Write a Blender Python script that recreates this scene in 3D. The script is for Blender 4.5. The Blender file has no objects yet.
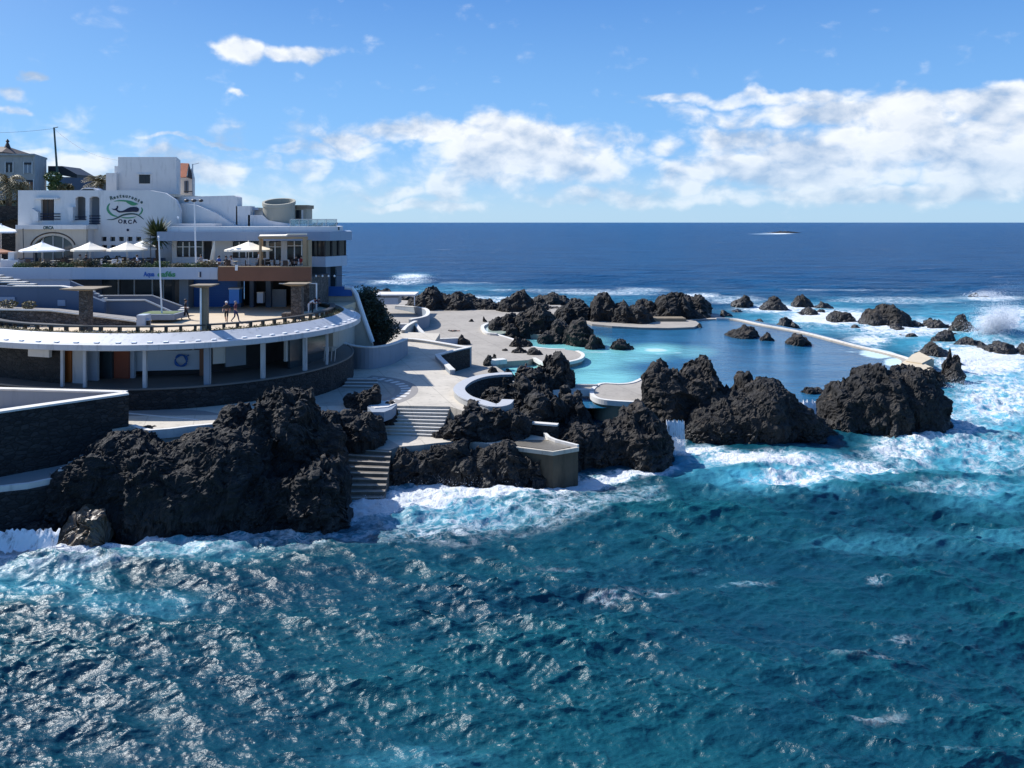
import bpy, bmesh, math, random
import numpy as np
from mathutils import Vector, Matrix
random.seed(7); RNG = np.random.default_rng(11)
S = bpy.context.scene; COL = S.collection
H = 17.6; F = 768.0; CX = 512.0; HY = 222.0
rad = math.radians

def P(px, py, Y): return ((px-CX)/F*Y, Y, H-(py-HY)/F*Y)
def G(px, py, z):
    Y = F*(H-z)/(py-HY); return ((px-CX)/F*Y, Y, z)
def G2(px, py, z): return G(px, py, z)[:2]
def ZY(py, Y): return H-(py-HY)/F*Y
def XY(px, Y): return (px-CX)/F*Y

# ------------------------------------------------------------------ noise
_perm = np.random.default_rng(3).permutation(256); _perm = np.concatenate([_perm, _perm, _perm])
_g = np.array([[1,1,0],[-1,1,0],[1,-1,0],[-1,-1,0],[1,0,1],[-1,0,1],[1,0,-1],[-1,0,-1],[0,1,1],[0,-1,1],[0,1,-1],[0,-1,-1],[1,1,0],[-1,1,0],[0,-1,1],[0,-1,-1]], dtype=np.float32)
def perlin(p):
    fl = np.floor(p); f = (p-fl).astype(np.float32); i = fl.astype(np.int64) & 255
    u = f*f*f*(f*(f*6-15)+10)
    out = 0
    for dx in (0,1):
        a = _perm[i[:,0]+dx]; wx = u[:,0] if dx else 1-u[:,0]
        for dy in (0,1):
            b = _perm[a+i[:,1]+dy]; wy = u[:,1] if dy else 1-u[:,1]
            for dz in (0,1):
                h = _perm[b+i[:,2]+dz] & 15; wz = u[:,2] if dz else 1-u[:,2]
                g = _g[h]
                d = g[:,0]*(f[:,0]-dx)+g[:,1]*(f[:,1]-dy)+g[:,2]*(f[:,2]-dz)
                out = out + d*wx*wy*wz
    return out
def fbm(p, oct=4, lac=2.03, gain=.5):
    a = 1.; s = 0; q = np.array(p, dtype=np.float64)
    for k in range(oct):
        s = s+a*perlin(q); q = q*lac+17.3; a *= gain
    return s
def ridged(p, oct=4, lac=2.1, gain=.5):
    a = 1.; s = 0; q = np.array(p, dtype=np.float64)
    for k in range(oct):
        s = s+a*(1-2*np.abs(perlin(q))); q = q*lac+31.7; a *= gain
    return s
def smooth(a, b, x):
    t = np.clip((x-a)/(b-a), 0, 1); return t*t*(3-2*t)

# ------------------------------------------------------------------ mesh builder
class MB:
    def __init__(s): s.v = []; s.f = []
    def add(s, v, f):
        o = len(s.v); s.v += [tuple(q) for q in v]; s.f += [tuple(i+o for i in g) for g in f]; return s
    def box(s, x0, y0, z0, x1, y1, z1):
        v = [(x0,y0,z0),(x1,y0,z0),(x1,y1,z0),(x0,y1,z0),(x0,y0,z1),(x1,y0,z1),(x1,y1,z1),(x0,y1,z1)]
        return s.add(v, [(0,3,2,1),(4,5,6,7),(0,1,5,4),(1,2,6,5),(2,3,7,6),(3,0,4,7)])
    def obox(s, c, hx, hy, hz, ang=0):
        ca, sa = math.cos(ang), math.sin(ang); v = []
        for sz in (-1,1):
            for sx, sy in ((-1,-1),(1,-1),(1,1),(-1,1)):
                x, y = sx*hx, sy*hy; v.append((c[0]+x*ca-y*sa, c[1]+x*sa+y*ca, c[2]+sz*hz))
        return s.add(v, [(0,3,2,1),(4,5,6,7),(0,1,5,4),(1,2,6,5),(2,3,7,6),(3,0,4,7)])
    def fb(s, px0, py0, px1, py1, Y, d):      # a box whose front face sits at depth Y
        return s.box(XY(px0,Y), Y, ZY(py1,Y), XY(px1,Y), Y+d, ZY(py0,Y))
    def prism(s, poly, z0, z1):               # z0/z1 numbers or per-vertex lists
        n = len(poly); a = sum(poly[i][0]*poly[(i+1)%n][1]-poly[(i+1)%n][0]*poly[i][1] for i in range(n))
        zt = z1 if hasattr(z1,'__len__') else [z1]*n; zb = z0 if hasattr(z0,'__len__') else [z0]*n
        if a < 0: poly = poly[::-1]; zt = list(zt)[::-1]; zb = list(zb)[::-1]
        v = [(p[0],p[1],b) for p,b in zip(poly,zb)]+[(p[0],p[1],t) for p,t in zip(poly,zt)]
        f = [tuple(range(n))[::-1], tuple(range(n,2*n))]+[(i,(i+1)%n,(i+1)%n+n,i+n) for i in range(n)]
        return s.add(v, f)
    def xzprism(s, poly, y0, y1):             # polygon in x,z extruded along y
        n = len(poly); a = sum(poly[i][0]*poly[(i+1)%n][1]-poly[(i+1)%n][0]*poly[i][1] for i in range(n))
        if a < 0: poly = poly[::-1]
        v = [(p[0],y0,p[1]) for p in poly]+[(p[0],y1,p[1]) for p in poly]
        f = [tuple(range(n)), tuple(range(n,2*n))[::-1]]+[(i,i+n,(i+1)%n+n,(i+1)%n) for i in range(n)]
        return s.add(v, f)
    def tube(s, pts, r, n=8, cap=True):
        pts = [Vector(p) for p in pts]; rs = r if hasattr(r,'__len__') else [r]*len(pts)
        rings = []; up = Vector((0,0,1))
        for i,p in enumerate(pts):
            t = (pts[min(i+1,len(pts)-1)]-pts[max(i-1,0)]).normalized()
            a = t.cross(up) if abs(t.dot(up)) < .95 else t.cross(Vector((1,0,0)))
            a.normalize(); b = t.cross(a)
            rings.append([p+(a*math.cos(2*math.pi*k/n)+b*math.sin(2*math.pi*k/n))*rs[i] for k in range(n)])
        v = [q for R in rings for q in R]; f = []
        for i in range(len(pts)-1):
            for k in range(n): f.append((i*n+k, i*n+(k+1)%n, (i+1)*n+(k+1)%n, (i+1)*n+k))
        if cap: f.append(tuple(range(n))[::-1]); f.append(tuple(range((len(pts)-1)*n, len(pts)*n)))
        return s.add(v, f)
    def lathe(s, prof, c=(0,0,0), n=24, a0=0., a1=2*math.pi):   # prof: (r,z)
        full = abs(a1-a0-2*math.pi) < 1e-6; m = n if full else n+1; v = []; f = []
        for j in range(m):
            a = a0+(a1-a0)*j/n
            for r,z in prof: v.append((c[0]+r*math.cos(a), c[1]+r*math.sin(a), c[2]+z))
        k = len(prof)
        for j in range(n):
            j2 = (j+1)%m
            for i in range(k-1): f.append((j*k+i, j2*k+i, j2*k+i+1, j*k+i+1))
        return s.add(v, f)
    def ball(s, c, rx, ry, rz, n=12, m=8):
        v = [(c[0],c[1],c[2]-rz)]; f = []
        for i in range(1,m):
            t = -math.pi/2+math.pi*i/m
            for k in range(n):
                a = 2*math.pi*k/n; v.append((c[0]+rx*math.cos(t)*math.cos(a), c[1]+ry*math.cos(t)*math.sin(a), c[2]+rz*math.sin(t)))
        v.append((c[0],c[1],c[2]+rz)); L = len(v)-1
        for k in range(n): f.append((0,1+(k+1)%n,1+k)); f.append((L,1+(m-2)*n+k,1+(m-2)*n+(k+1)%n))
        for i in range(m-2):
            for k in range(n): f.append((1+i*n+k,1+i*n+(k+1)%n,1+(i+1)*n+(k+1)%n,1+(i+1)*n+k))
        return s.add(v, f)
    def wall(s, pts, th, z0, z1):             # thick wall swept along plan points; z0/z1 per point or numbers
        n = len(pts); q = [Vector(p[:2]) for p in pts]; L = []; R = []
        for i in range(n):
            t = (q[min(i+1,n-1)]-q[max(i-1,0)]).normalized(); m = Vector((-t.y,t.x))*th/2
            L.append(q[i]+m); R.append(q[i]-m)
        a = z0 if hasattr(z0,'__len__') else [z0]*n; b = z1 if hasattr(z1,'__len__') else [z1]*n
        v = []; f = []
        for i in range(n): v += [(L[i].x,L[i].y,a[i]),(R[i].x,R[i].y,a[i]),(R[i].x,R[i].y,b[i]),(L[i].x,L[i].y,b[i])]
        for i in range(n-1):
            for k in range(4): f.append((i*4+k, i*4+(k+1)%4, i*4+4+(k+1)%4, i*4+4+k))
        f.append((3,2,1,0)); e = (n-1)*4; f.append((e,e+1,e+2,e+3))
        return s.add(v, f)
    def holed(s, x0, z0, x1, z1, y, d, holes):   # facade with real openings; holes (x0,z0,x1,z1)
        xs = sorted({x0,x1,*[min(max(h[i],x0),x1) for h in holes for i in (0,2)]}); zs = sorted({z0,z1,*[min(max(h[i],z0),z1) for h in holes for i in (1,3)]})
        for i in range(len(xs)-1):
            for j in range(len(zs)-1):
                cx, cz = (xs[i]+xs[i+1])/2, (zs[j]+zs[j+1])/2
                if any(h[0]<cx<h[2] and h[1]<cz<h[3] for h in holes): continue
                s.add([(xs[i],y,zs[j]),(xs[i+1],y,zs[j]),(xs[i+1],y,zs[j+1]),(xs[i],y,zs[j+1])], [(0,1,2,3)])
        for a,b,c,e in holes:
            v = [(a,y,b),(c,y,b),(c,y,e),(a,y,e),(a,y+d,b),(c,y+d,b),(c,y+d,e),(a,y+d,e)]
            s.add(v, [(0,4,5,1),(1,5,6,2),(2,6,7,3),(3,7,4,0)])
        v = [(x0,y,z0),(x1,y,z0),(x1,y,z1),(x0,y,z1),(x0,y+d,z0),(x1,y+d,z0),(x1,y+d,z1),(x0,y+d,z1)]
        return s.add(v, [(0,4,5,1),(1,5,6,2),(2,6,7,3),(3,7,4,0)])
    def build(s, name, m, parent=None, smooth=False, local=False, weld=False):
        off = Vector((0,0,0))
        if parent is not None and not local:
            q = parent
            while q is not None: off += q.location; q = q.parent
        elif parent is None and not local and s.v:
            a = np.array(s.v); off = Vector(((a[:,0].min()+a[:,0].max())/2, (a[:,1].min()+a[:,1].max())/2, a[:,2].min()))
        me = bpy.data.meshes.new(name); me.from_pydata([(x-off.x,y-off.y,z-off.z) for x,y,z in s.v], [], s.f)
        if weld:
            bm = bmesh.new(); bm.from_mesh(me); bmesh.ops.remove_doubles(bm, verts=bm.verts, dist=1e-4); bm.to_mesh(me); bm.free()
        if smooth: me.polygons.foreach_set('use_smooth', [True]*len(me.polygons))
        me.update()
        for mm in (m if isinstance(m,(list,tuple)) else [m]): me.materials.append(mm)
        o = bpy.data.objects.new(name, me); COL.objects.link(o)
        if parent is not None: o.parent = parent
        elif not local: o.location = off
        return o

def tag(o, label, cat, group=None):
    o['label'] = label; o['category'] = cat; o['kind'] = 'thing'
    if group: o['group'] = group
    return o
def struct(o): o['kind'] = 'structure'; return o
def stuff(o, label=None, cat=None):
    o['kind'] = 'stuff'
    if label: o['label'] = label; o['category'] = cat
    return o
def thing(name, label, cat, loc=(0,0,0), group=None, rz=0):
    o = bpy.data.objects.new(name, None); COL.objects.link(o); o.location = loc; o.rotation_euler = (0,0,rz); o.empty_display_size = .3
    return tag(o, label, cat, group)
def dup(root, loc, rz=0, label=None, group=None):
    def cp(o, par):
        c = o.copy(); COL.objects.link(c)
        if par is not None: c.parent = par
        for ch in list(o.children): cp(ch, c)
        return c
    r = cp(root, None); r.location = loc; r.rotation_euler = (0,0,rz)
    if label: r['label'] = label
    if group: r['group'] = group
    return r
def evalmesh(o):
    bpy.context.view_layer.update(); d = bpy.context.evaluated_depsgraph_get()
    me = bpy.data.meshes.new_from_object(o.evaluated_get(d)); return me
def text_pts(txt, size, extrude=.02):
    c = bpy.data.curves.new('t','FONT'); c.body = txt; c.size = size; c.extrude = extrude; c.align_x = 'CENTER'; c.resolution_u = 3; c.offset = size*.035
    o = bpy.data.objects.new('t', c); COL.objects.link(o); me = evalmesh(o)
    v = [tuple(q.co) for q in me.vertices]; f = [tuple(p.vertices) for p in me.polygons]
    bpy.data.objects.remove(o); bpy.data.meshes.remove(me); return v, f
def catmull(pts, k=6):
    p = [Vector(q) for q in pts]; out = []
    for i in range(len(p)-1):
        a, b, c, d = p[max(i-1,0)], p[i], p[i+1], p[min(i+2,len(p)-1)]
        for j in range(k):
            t = j/k; out.append(.5*((2*b)+(c-a)*t+(2*a-5*b+4*c-d)*t*t+(3*b-3*c+d-a)*t**3))
    out.append(p[-1]); return [tuple(q) for q in out]

# ------------------------------------------------------------------ node helper / materials
class NT:
    def __init__(s, nt): s.nt = nt; nt.nodes.clear()
    def n(s, t, **kw):
        nd = s.nt.nodes.new(t)
        for k,v in kw.items(): setattr(nd, k, v)
        return nd
    def l(s, a, b): s.nt.links.new(a, b)
    def put(s, sock, v):
        if isinstance(v, bpy.types.NodeSocket): s.l(v, sock)
        elif v is not None: sock.default_value = v
    def m(s, op, a, b=None, c=None, clamp=False):
        nd = s.n('ShaderNodeMath', operation=op, use_clamp=clamp)
        for i,v in enumerate((a,b,c)): s.put(nd.inputs[i], v)
        return nd.outputs[0]
    def vm(s, op, a, b=None):
        nd = s.n('ShaderNodeVectorMath', operation=op); s.put(nd.inputs[0], a)
        if b is not None: s.put(nd.inputs[1] if op != 'SCALE' else nd.inputs[3], b)
        return nd.outputs[0]
    def noise(s, vec, scale, detail=4, rough=.5, dist=0., typ='FBM'):
        nd = s.n('ShaderNodeTexNoise'); nd.noise_type = typ; s.put(nd.inputs['Vector'], vec); nd.inputs['Scale'].default_value = scale; nd.inputs['Detail'].default_value = detail
        nd.inputs['Roughness'].default_value = rough; nd.inputs['Distortion'].default_value = dist; return nd.outputs[0]
    def ss(s, a, b, x):
        nd = s.n('ShaderNodeMapRange', interpolation_type='SMOOTHSTEP'); s.put(nd.inputs[0], x); s.put(nd.inputs[1], a); s.put(nd.inputs[2], b); return nd.outputs[0]
    def mix(s, f, a, b):
        nd = s.n('ShaderNodeMix', data_type='RGBA'); s.put(nd.inputs[0], f)
        for k,v in ((6,a),(7,b)): s.put(nd.inputs[k], (*v,1) if isinstance(v,tuple) and len(v)==3 else v)
        return nd.outputs[2]
    def bump(s, h, strength, dist, normal=None):
        nd = s.n('ShaderNodeBump'); nd.inputs['Strength'].default_value = strength; nd.inputs['Distance'].default_value = dist; s.put(nd.inputs['Height'], h)
        if normal is not None: s.l(normal, nd.inputs['Normal'])
        return nd.outputs[0]
    def princ(s, col, rough, normal=None, **kw):
        nd = s.n('ShaderNodeBsdfPrincipled'); s.put(nd.inputs['Base Color'], (*col,1) if isinstance(col,tuple) else col); s.put(nd.inputs['Roughness'], rough)
        if normal is not None: s.l(normal, nd.inputs['Normal'])
        for k,v in kw.items(): s.put(nd.inputs[k.replace('_',' ')], v)
        return nd.outputs[0]
    def out(s, sh): o = s.n('ShaderNodeOutputMaterial'); s.l(sh, o.inputs[0])
def newmat(name):
    m = bpy.data.materials.new(name); m.use_nodes = True; return m, NT(m.node_tree)
def mat(name, col, rough=.6, var=.25, scale=1.5, bump=.0, bscale=20, dirt=0., metal=0., spec=.5, joint=0.):
    m, t = newmat(name); pos = t.n('ShaderNodeNewGeometry').outputs['Position']
    n1 = t.noise(pos, scale, 5, .6); k = t.m('MULTIPLY_ADD', n1, 2*var, 1-var)
    c = t.vm('SCALE', t.n('ShaderNodeRGB').outputs[0], k); c.node.inputs[0].links[0].from_node.outputs[0].default_value = (*col,1)
    if dirt:
        st = t.noise(t.vm('MULTIPLY', pos, (2.2,2.2,.35)), 1., 5, .65)
        c = t.mix(t.m('MULTIPLY', t.ss(.52,.72,st), dirt), c, tuple(q*.45 for q in col))
    if joint:
        w_ = t.vm('ADD', pos, t.vm('SCALE', t.n('ShaderNodeTexNoise').outputs[1], .15)); sp_ = t.n('ShaderNodeSeparateXYZ'); t.l(w_, sp_.inputs[0])
        ln = t.m('MAXIMUM', *[t.m('GREATER_THAN', t.m('ABSOLUTE', t.m('SUBTRACT', t.m('FRACT', t.m('DIVIDE', t.m('MULTIPLY_ADD', sp_.outputs[b_], k_, sp_.outputs[a_]), joint)), .5)), .488) for a_,b_,k_ in ((0,1,.35),(1,0,-.35))])
        c = t.mix(t.m('MULTIPLY', ln, .4), c, tuple(q*.4 for q in col))
        big_ = t.noise(pos, .16, 5, .65); c = t.mix(t.m('MULTIPLY', t.ss(.5,.68,big_), .4), c, tuple(q*.6 for q in col))
    nrm = t.bump(t.noise(pos, bscale, 4, .6), bump, .05) if bump else None
    t.out(t.princ(c, rough, nrm, Metallic=metal, Specular_IOR_Level=spec)); return m
M = {}
M['white'] = mat('white_plaster', (.60,.585,.57), .75, .10, .6, .15, 9, dirt=.35)
M['cream'] = mat('cream_plaster', (.43,.39,.33), .8, .12, .7, .1, 9, dirt=.4)
M['grey'] = mat('grey_fascia', (.25,.31,.40), .6, .07, .4, dirt=.15)
M['slate'] = mat('slate_blue_paint', (.075,.11,.17), .65, .12, .5, .1, dirt=.2)
M['bluewhite'] = mat('pale_blue_paint', (.38,.44,.53), .55, .06, .5, dirt=.15)
M['rimwhite'] = mat('white_canopy_paint', (.44,.445,.455), .6, .12, .5, .1, 8, dirt=.7)
M['wallgrey'] = mat('blue_grey_render', (.21,.245,.29), .7, .08, .6, .1, dirt=.2)
M['concrete'] = mat('pale_concrete', (.45,.405,.335), .85, .22, .35, .2, 5, dirt=.5, joint=3.2)
M['deck'] = mat('deck_concrete', (.30,.27,.23), .85, .25, .3, .2, 4, dirt=.5, joint=4.)
M['plaza'] = mat('sandy_paving', (.50,.40,.28), .85, .15, .5, .1, 6, dirt=.15)
M['path'] = mat('grey_path', (.22,.205,.19), .9, .2, .5, .2, 6)
M['kerb'] = mat('white_kerb', (.56,.54,.50), .75, .15, 1.5, dirt=.4)
M['tan'] = mat('tan_stone', (.2,.16,.11), .85, .35, .8, .5, 4, dirt=.5)
M['brown'] = mat('brown_fascia', (.155,.062,.032), .6, .2, .8, dirt=.2)
M['wood'] = mat('pale_timber', (.34,.23,.13), .7, .2, 2)
M['darkwood'] = mat('dark_timber', (.06,.04,.03), .7, .2, 2)
M['canvas'] = mat('cream_canvas', (.78,.70,.57), .8, .06, 1)
M['whitecanvas'] = mat('white_canvas', (.78,.79,.80), .8, .05, 1)
M['metal'] = mat('grey_metal', (.42,.43,.44), .4, .1, 3, metal=.3)
M['whitemetal'] = mat('white_metal', (.72,.72,.72), .45, .06, 3)
M['darkmetal'] = mat('dark_metal', (.025,.027,.03), .5, .2, 3)
M['glass'] = mat('dark_glass', (.012,.016,.022), .1, .5, .7, spec=.35)
M['shopglass'] = mat('shop_glass', (.03,.045,.055), .12, .6, .5, spec=.6)
M['interior'] = mat('dark_interior', (.028,.028,.032), .8, .5, .8)  # near-black panels: the shade inside openings is put into this colour
M['blue'] = mat('blue_shutter', (.012,.09,.32), .5, .25, .7)
M['brightblue'] = mat('bright_blue_plastic', (.02,.19,.60), .4, .1, 1)
M['red'] = mat('red_brown_door', (.24,.055,.025), .6, .25, 1)
M['orange'] = mat('orange_door', (.42,.13,.035), .6, .2, 1)
M['terracotta'] = mat('terracotta_tiles', (.42,.13,.06), .8, .25, 2.5, .4, 12)
M['oldplaster'] = mat('weathered_plaster', (.34,.33,.32), .85, .25, .5, .2, 5, dirt=.7)
M['drum'] = mat('olive_render', (.30,.285,.23), .8, .12, .6, dirt=.25)
M['navy'] = mat('navy_letters', (.006,.009,.035), .7, .1, 2)
M['green'] = mat('green_letters', (.04,.22,.10), .5, .1, 2)
M['signblue'] = mat('blue_letters', (.01,.09,.36), .5, .1, 2)
M['darkgreen'] = mat('dark_green_letters', (.02,.055,.05), .5, .1, 2)
M['skin'] = mat('skin', (.40,.22,.15), .6, .08, 6)
M['hair'] = mat('dark_hair', (.02,.015,.012), .6, .2, 9)
for k,c in dict(cl_black=(.015,.015,.02),cl_white=(.7,.7,.72),cl_navy=(.02,.03,.10),cl_red=(.35,.03,.03),cl_grey=(.2,.2,.22),cl_pink=(.6,.25,.28),cl_beige=(.4,.33,.24),cl_blue=(.05,.12,.4),cl_maroon=(.08,.015,.03)).items(): M[k] = mat(k,c,.85,.15,5)
def leafmat(name, a, b):
    m, t = newmat(name); r = t.n('ShaderNodeNewGeometry').outputs['Random Per Island']; pos = t.n('ShaderNodeNewGeometry').outputs['Position']
    f = t.m('ADD', t.m('MULTIPLY', r, .6), t.m('MULTIPLY', t.noise(pos, 1.2, 3), .4))
    t.out(t.princ(t.mix(f, a, b), .6, Transmission_Weight=0.)); return m
M['leafdark'] = leafmat('dark_leaves', (.010,.018,.012), (.035,.055,.028))
M['leaf'] = leafmat('green_leaves', (.03,.06,.015), (.12,.17,.05))
M['leafdry'] = leafmat('dry_leaves', (.09,.08,.03), (.22,.17,.07))
M['palm'] = leafmat('palm_leaves', (.025,.04,.012), (.10,.12,.04))
M['bark'] = mat('brown_bark', (.09,.065,.045), .9, .35, 4, .5, 14)
def stonemat(name, a, b, sx=2.2, sz=4.5):
    m, t = newmat(name); pos = t.n('ShaderNodeNewGeometry').outputs['Position']
    v = t.n('ShaderNodeTexVoronoi', feature='F1'); w = t.vm('ADD', pos, t.vm('SCALE', t.n('ShaderNodeTexNoise').outputs[1], .25))
    t.l(t.vm('MULTIPLY', w, (sx,sx,sz)), v.inputs['Vector']); v.inputs['Scale'].default_value = 1.
    e = t.n('ShaderNodeTexVoronoi', feature='DISTANCE_TO_EDGE'); t.l(t.vm('MULTIPLY', w, (sx,sx,sz)), e.inputs['Vector']); e.inputs['Scale'].default_value = 1.
    g = t.n('ShaderNodeSeparateColor'); t.l(v.outputs['Color'], g.inputs[0])
    c = t.mix(t.m('MULTIPLY', g.outputs[0], t.noise(pos, 3., 5, .7)), a, b)
    c = t.mix(t.ss(.0,.09,e.outputs[0]), tuple(q*.5 for q in a), c)
    t.out(t.princ(c, .85, t.bump(t.m('ADD', t.ss(0,.15,e.outputs[0]), t.noise(pos, 9, 4)), .7, .06))); return m
M['blocktan'] = mat('dark_tan_concrete', (.085,.066,.042), .85, .4, .8, .4, 4, dirt=.7)
M['brownrock'] = mat('wet_brown_rock', (.07,.05,.032), .45, .5, .9, .6, 5, dirt=.5)
M['stone'] = stonemat('black_basalt_masonry', (.008,.0085,.0095), (.05,.047,.046))
M['stonebrown'] = stonemat('brown_stone_masonry', (.06,.05,.045), (.22,.19,.17), 3.2, 5)

def rockmat():
    m, t = newmat('black_lava'); geo = t.n('ShaderNodeNewGeometry'); pos = geo.outputs['Position']
    n1 = t.noise(pos, .55, 6, .65); n2 = t.noise(pos, 3.4, 6, .7)
    rnd_ = t.n('ShaderNodeObjectInfo').outputs['Random']
    c = t.mix(t.ss(.35,.7,n1), (.006,.006,.0065), t.mix(rnd_, (.011,.0105,.011), (.024,.018,.014)))
    c = t.mix(t.m('MULTIPLY', t.ss(.52,.72,n2), .75), c, (.042,.034,.026))
    z = t.n('ShaderNodeSeparateXYZ'); t.l(pos, z.inputs[0])
    wet = t.m('SUBTRACT', 1., t.ss(.4,1.7, t.m('ADD', z.outputs[2], t.m('MULTIPLY', t.m('SUBTRACT', n1, .5), 1.6))))
    c = t.mix(t.m('MULTIPLY', wet, .65), c, (.005,.005,.0055))
    up = t.n('ShaderNodeSeparateXYZ'); t.l(geo.outputs['Normal'], up.inputs[0])
    lich = t.m('MULTIPLY', t.ss(.55,.66, t.noise(pos, 1.1, 5, .7)), t.m('MULTIPLY', t.ss(.3,.8,up.outputs[2]), t.m('SUBTRACT',1.,wet)))
    c = t.mix(t.m('MULTIPLY', lich, .8), c, (.085,.064,.042))
    r = t.m('MULTIPLY_ADD', wet, -.45, .8)
    v = t.n('ShaderNodeTexVoronoi'); t.l(t.vm('ADD', pos, t.vm('SCALE', t.n('ShaderNodeTexNoise').outputs[1], .4)), v.inputs['Vector']); v.inputs['Scale'].default_value = 3.5
    h = t.m('ADD', t.m('MULTIPLY', t.noise(pos, 5, 7, .75), 1.), t.m('MULTIPLY', v.outputs[0], .6))
    t.out(t.princ(c, r, t.bump(h, .9, .14))); return m
M['rock'] = rockmat()
# ------------------------------------------------------------------ camera, world, sun
cam = bpy.data.cameras.new('camera'); cam_o = bpy.data.objects.new('camera', cam); COL.objects.link(cam_o)
cam_o.location = (0,0,H); cam_o.rotation_euler = (rad(90),0,0); cam.sensor_width = 36; cam.lens = 27; cam.shift_y = -(384-HY)/1024
cam.clip_start = .5; cam.clip_end = 60000; S.camera = cam_o
SUN_AZ, SUN_EL = -64., 43.
sl = bpy.data.lights.new('sun','SUN'); sl.energy = 4.6; sl.angle = rad(.53); sl.color = (1,.975,.94)
so = bpy.data.objects.new('sun', sl); COL.objects.link(so)
sd = Vector((math.sin(rad(SUN_AZ))*math.cos(rad(SUN_EL)), math.cos(rad(SUN_AZ))*math.cos(rad(SUN_EL)), math.sin(rad(SUN_EL))))
so.rotation_euler = sd.to_track_quat('Z','Y').to_euler(); so.location = (0,0,60)
S.view_settings.view_transform = 'Standard'; S.view_settings.look = 'None'; S.view_settings.gamma = 1; S.view_settings.exposure = .6; S.view_settings.use_curve_mapping = False
S.cycles.use_denoising = True; S.cycles.max_bounces = 6; S.cycles.sample_clamp_indirect = 6; S.cycles.caustics_reflective = False; S.cycles.caustics_refractive = False

W = bpy.data.worlds.new('World'); S.world = W; W.use_nodes = True; t = NT(W.node_tree)
sky = t.n('ShaderNodeTexSky', sky_type='NISHITA', sun_disc=False); sky.sun_elevation = rad(SUN_EL); sky.sun_rotation = rad(SUN_AZ); sky.air_density = 1.0; sky.dust_density = .35; sky.ozone_density = 2.2; sky.altitude = 20
gen = t.n('ShaderNodeTexCoord').outputs['Generated']; dirn = t.vm('NORMALIZE', gen)
sx = t.n('ShaderNodeSeparateXYZ'); t.l(dirn, sx.inputs[0])
az = t.m('ARCTAN2', sx.outputs[0], sx.outputs[1]); el = t.m('ARCSINE', sx.outputs[2])
def ae(px, py):
    a = math.atan((px-CX)/F); e = math.atan((HY-py)/F*math.cos(a)); return a, e
# cloud banks: centre px,py, half sizes px, strength
BANKS = [(235,46,32,13,.95),(300,50,46,9,.75),(14,97,24,9,.6),(36,82,16,7,.6),(8,114,22,5,.55),(232,90,7,4,.45),
 (345,140,36,12,.75),(470,132,120,17,.9),(505,152,85,38,1.1),(590,155,48,30,.9),(455,182,30,20,.7),(315,168,26,14,.55),(200,143,60,3.5,.5),(395,192,40,9,.5),
 (215,172,36,16,.75),(85,168,50,14,.7),(28,158,34,9,.6),(275,160,18,9,.45),(245,200,50,9,.4),
 (920,105,250,16,.85),(760,97,130,7,.62),(910,135,110,34,1.05),(745,140,60,18,.8),(800,165,130,26,.95),(985,158,95,38,1.1),(690,178,40,20,.75),(1000,95,110,14,.9),
 (880,196,150,12,.75),(600,196,100,10,.55),(740,197,110,10,.6),(930,118,130,24,.72),(860,150,110,22,.7),(980,130,80,34,.8),(545,165,110,20,.8),(430,205,70,7,.6),(660,150,34,10,.5),(330,150,60,8,.6),(120,185,60,10,.6),(180,160,40,7,.5),(1080,150,110,50,1.),(1240,140,160,40,.8),(-160,120,120,30,.6)]
dens0 = None
comb = t.n('ShaderNodeCombineXYZ'); t.l(az, comb.inputs[0]); t.l(el, comb.inputs[1]); A0 = comb.outputs[0]
# warp the bank shapes a little
wn = t.n('ShaderNodeTexNoise'); t.l(A0, wn.inputs['Vector']); wn.inputs['Scale'].default_value = 16; wn.inputs['Detail'].default_value = 4
AW = t.vm('ADD', A0, t.vm('MULTIPLY', t.vm('SUBTRACT', wn.outputs[1], (.5,.5,.5)), (.11,.045,0)))
mask = None
for (px,py,rx,ry,s_) in BANKS:
    a, e = ae(px,py); ra = rx/F*math.cos(a)**2; re = ry/F*math.cos(a)
    d = t.vm('MULTIPLY', t.vm('SUBTRACT', AW, (a,e,0)), (1/ra,1/re,0))
    nd = t.n('ShaderNodeVectorMath', operation='LENGTH'); t.l(d, nd.inputs[0])
    q = t.m('MULTIPLY', t.ss(1.5,.35,nd.outputs['Value']), min(1.15, s_+.16))
    mask = q if mask is None else t.m('MAXIMUM', mask, q)
low = t.m('MULTIPLY', t.m('MULTIPLY', t.ss(.012,.035,el), t.ss(.16,.06,el)), .34)
mask = t.m('MAXIMUM', mask, low)
def fluff(off):
    v = t.vm('MULTIPLY', t.vm('ADD', A0, off), (1.,1.55,1.))
    a_ = t.noise(v, 24, 8, .54, .25); b_ = t.noise(v, 9, 3, .5)
    return t.m('ADD', t.m('MULTIPLY', a_, .72), t.m('MULTIPLY', b_, .28))
f0 = fluff((0,0,0)); f1 = fluff((-.012,.012,0))
den = t.m('ADD', mask, t.m('MULTIPLY', t.m('SUBTRACT', f0, .5), 2.3))
alpha = t.ss(.14,.98,den)
f2 = t.noise(t.vm('MULTIPLY', t.vm('ADD', A0, (-.03,.035,0)), (1.,1.55,1.)), 7, 3, .5); f3 = t.noise(t.vm('MULTIPLY', A0, (1.,1.55,1.)), 7, 3, .5)
lit = t.m('ADD', t.m('ADD', t.m('MULTIPLY', t.m('SUBTRACT', f0, f1), 3.2), t.m('MULTIPLY', t.m('SUBTRACT', f3, f2), 3.2)), .66, clamp=True)
thick = t.ss(.75,1.5,den)
lit = t.m('MULTIPLY', lit, t.m('MULTIPLY_ADD', thick, -.25, 1.))
ccol = t.mix(lit, (3.0,3.9,5.3), (7.4,7.5,7.6))
hz = t.ss(.0,.10,el)
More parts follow.
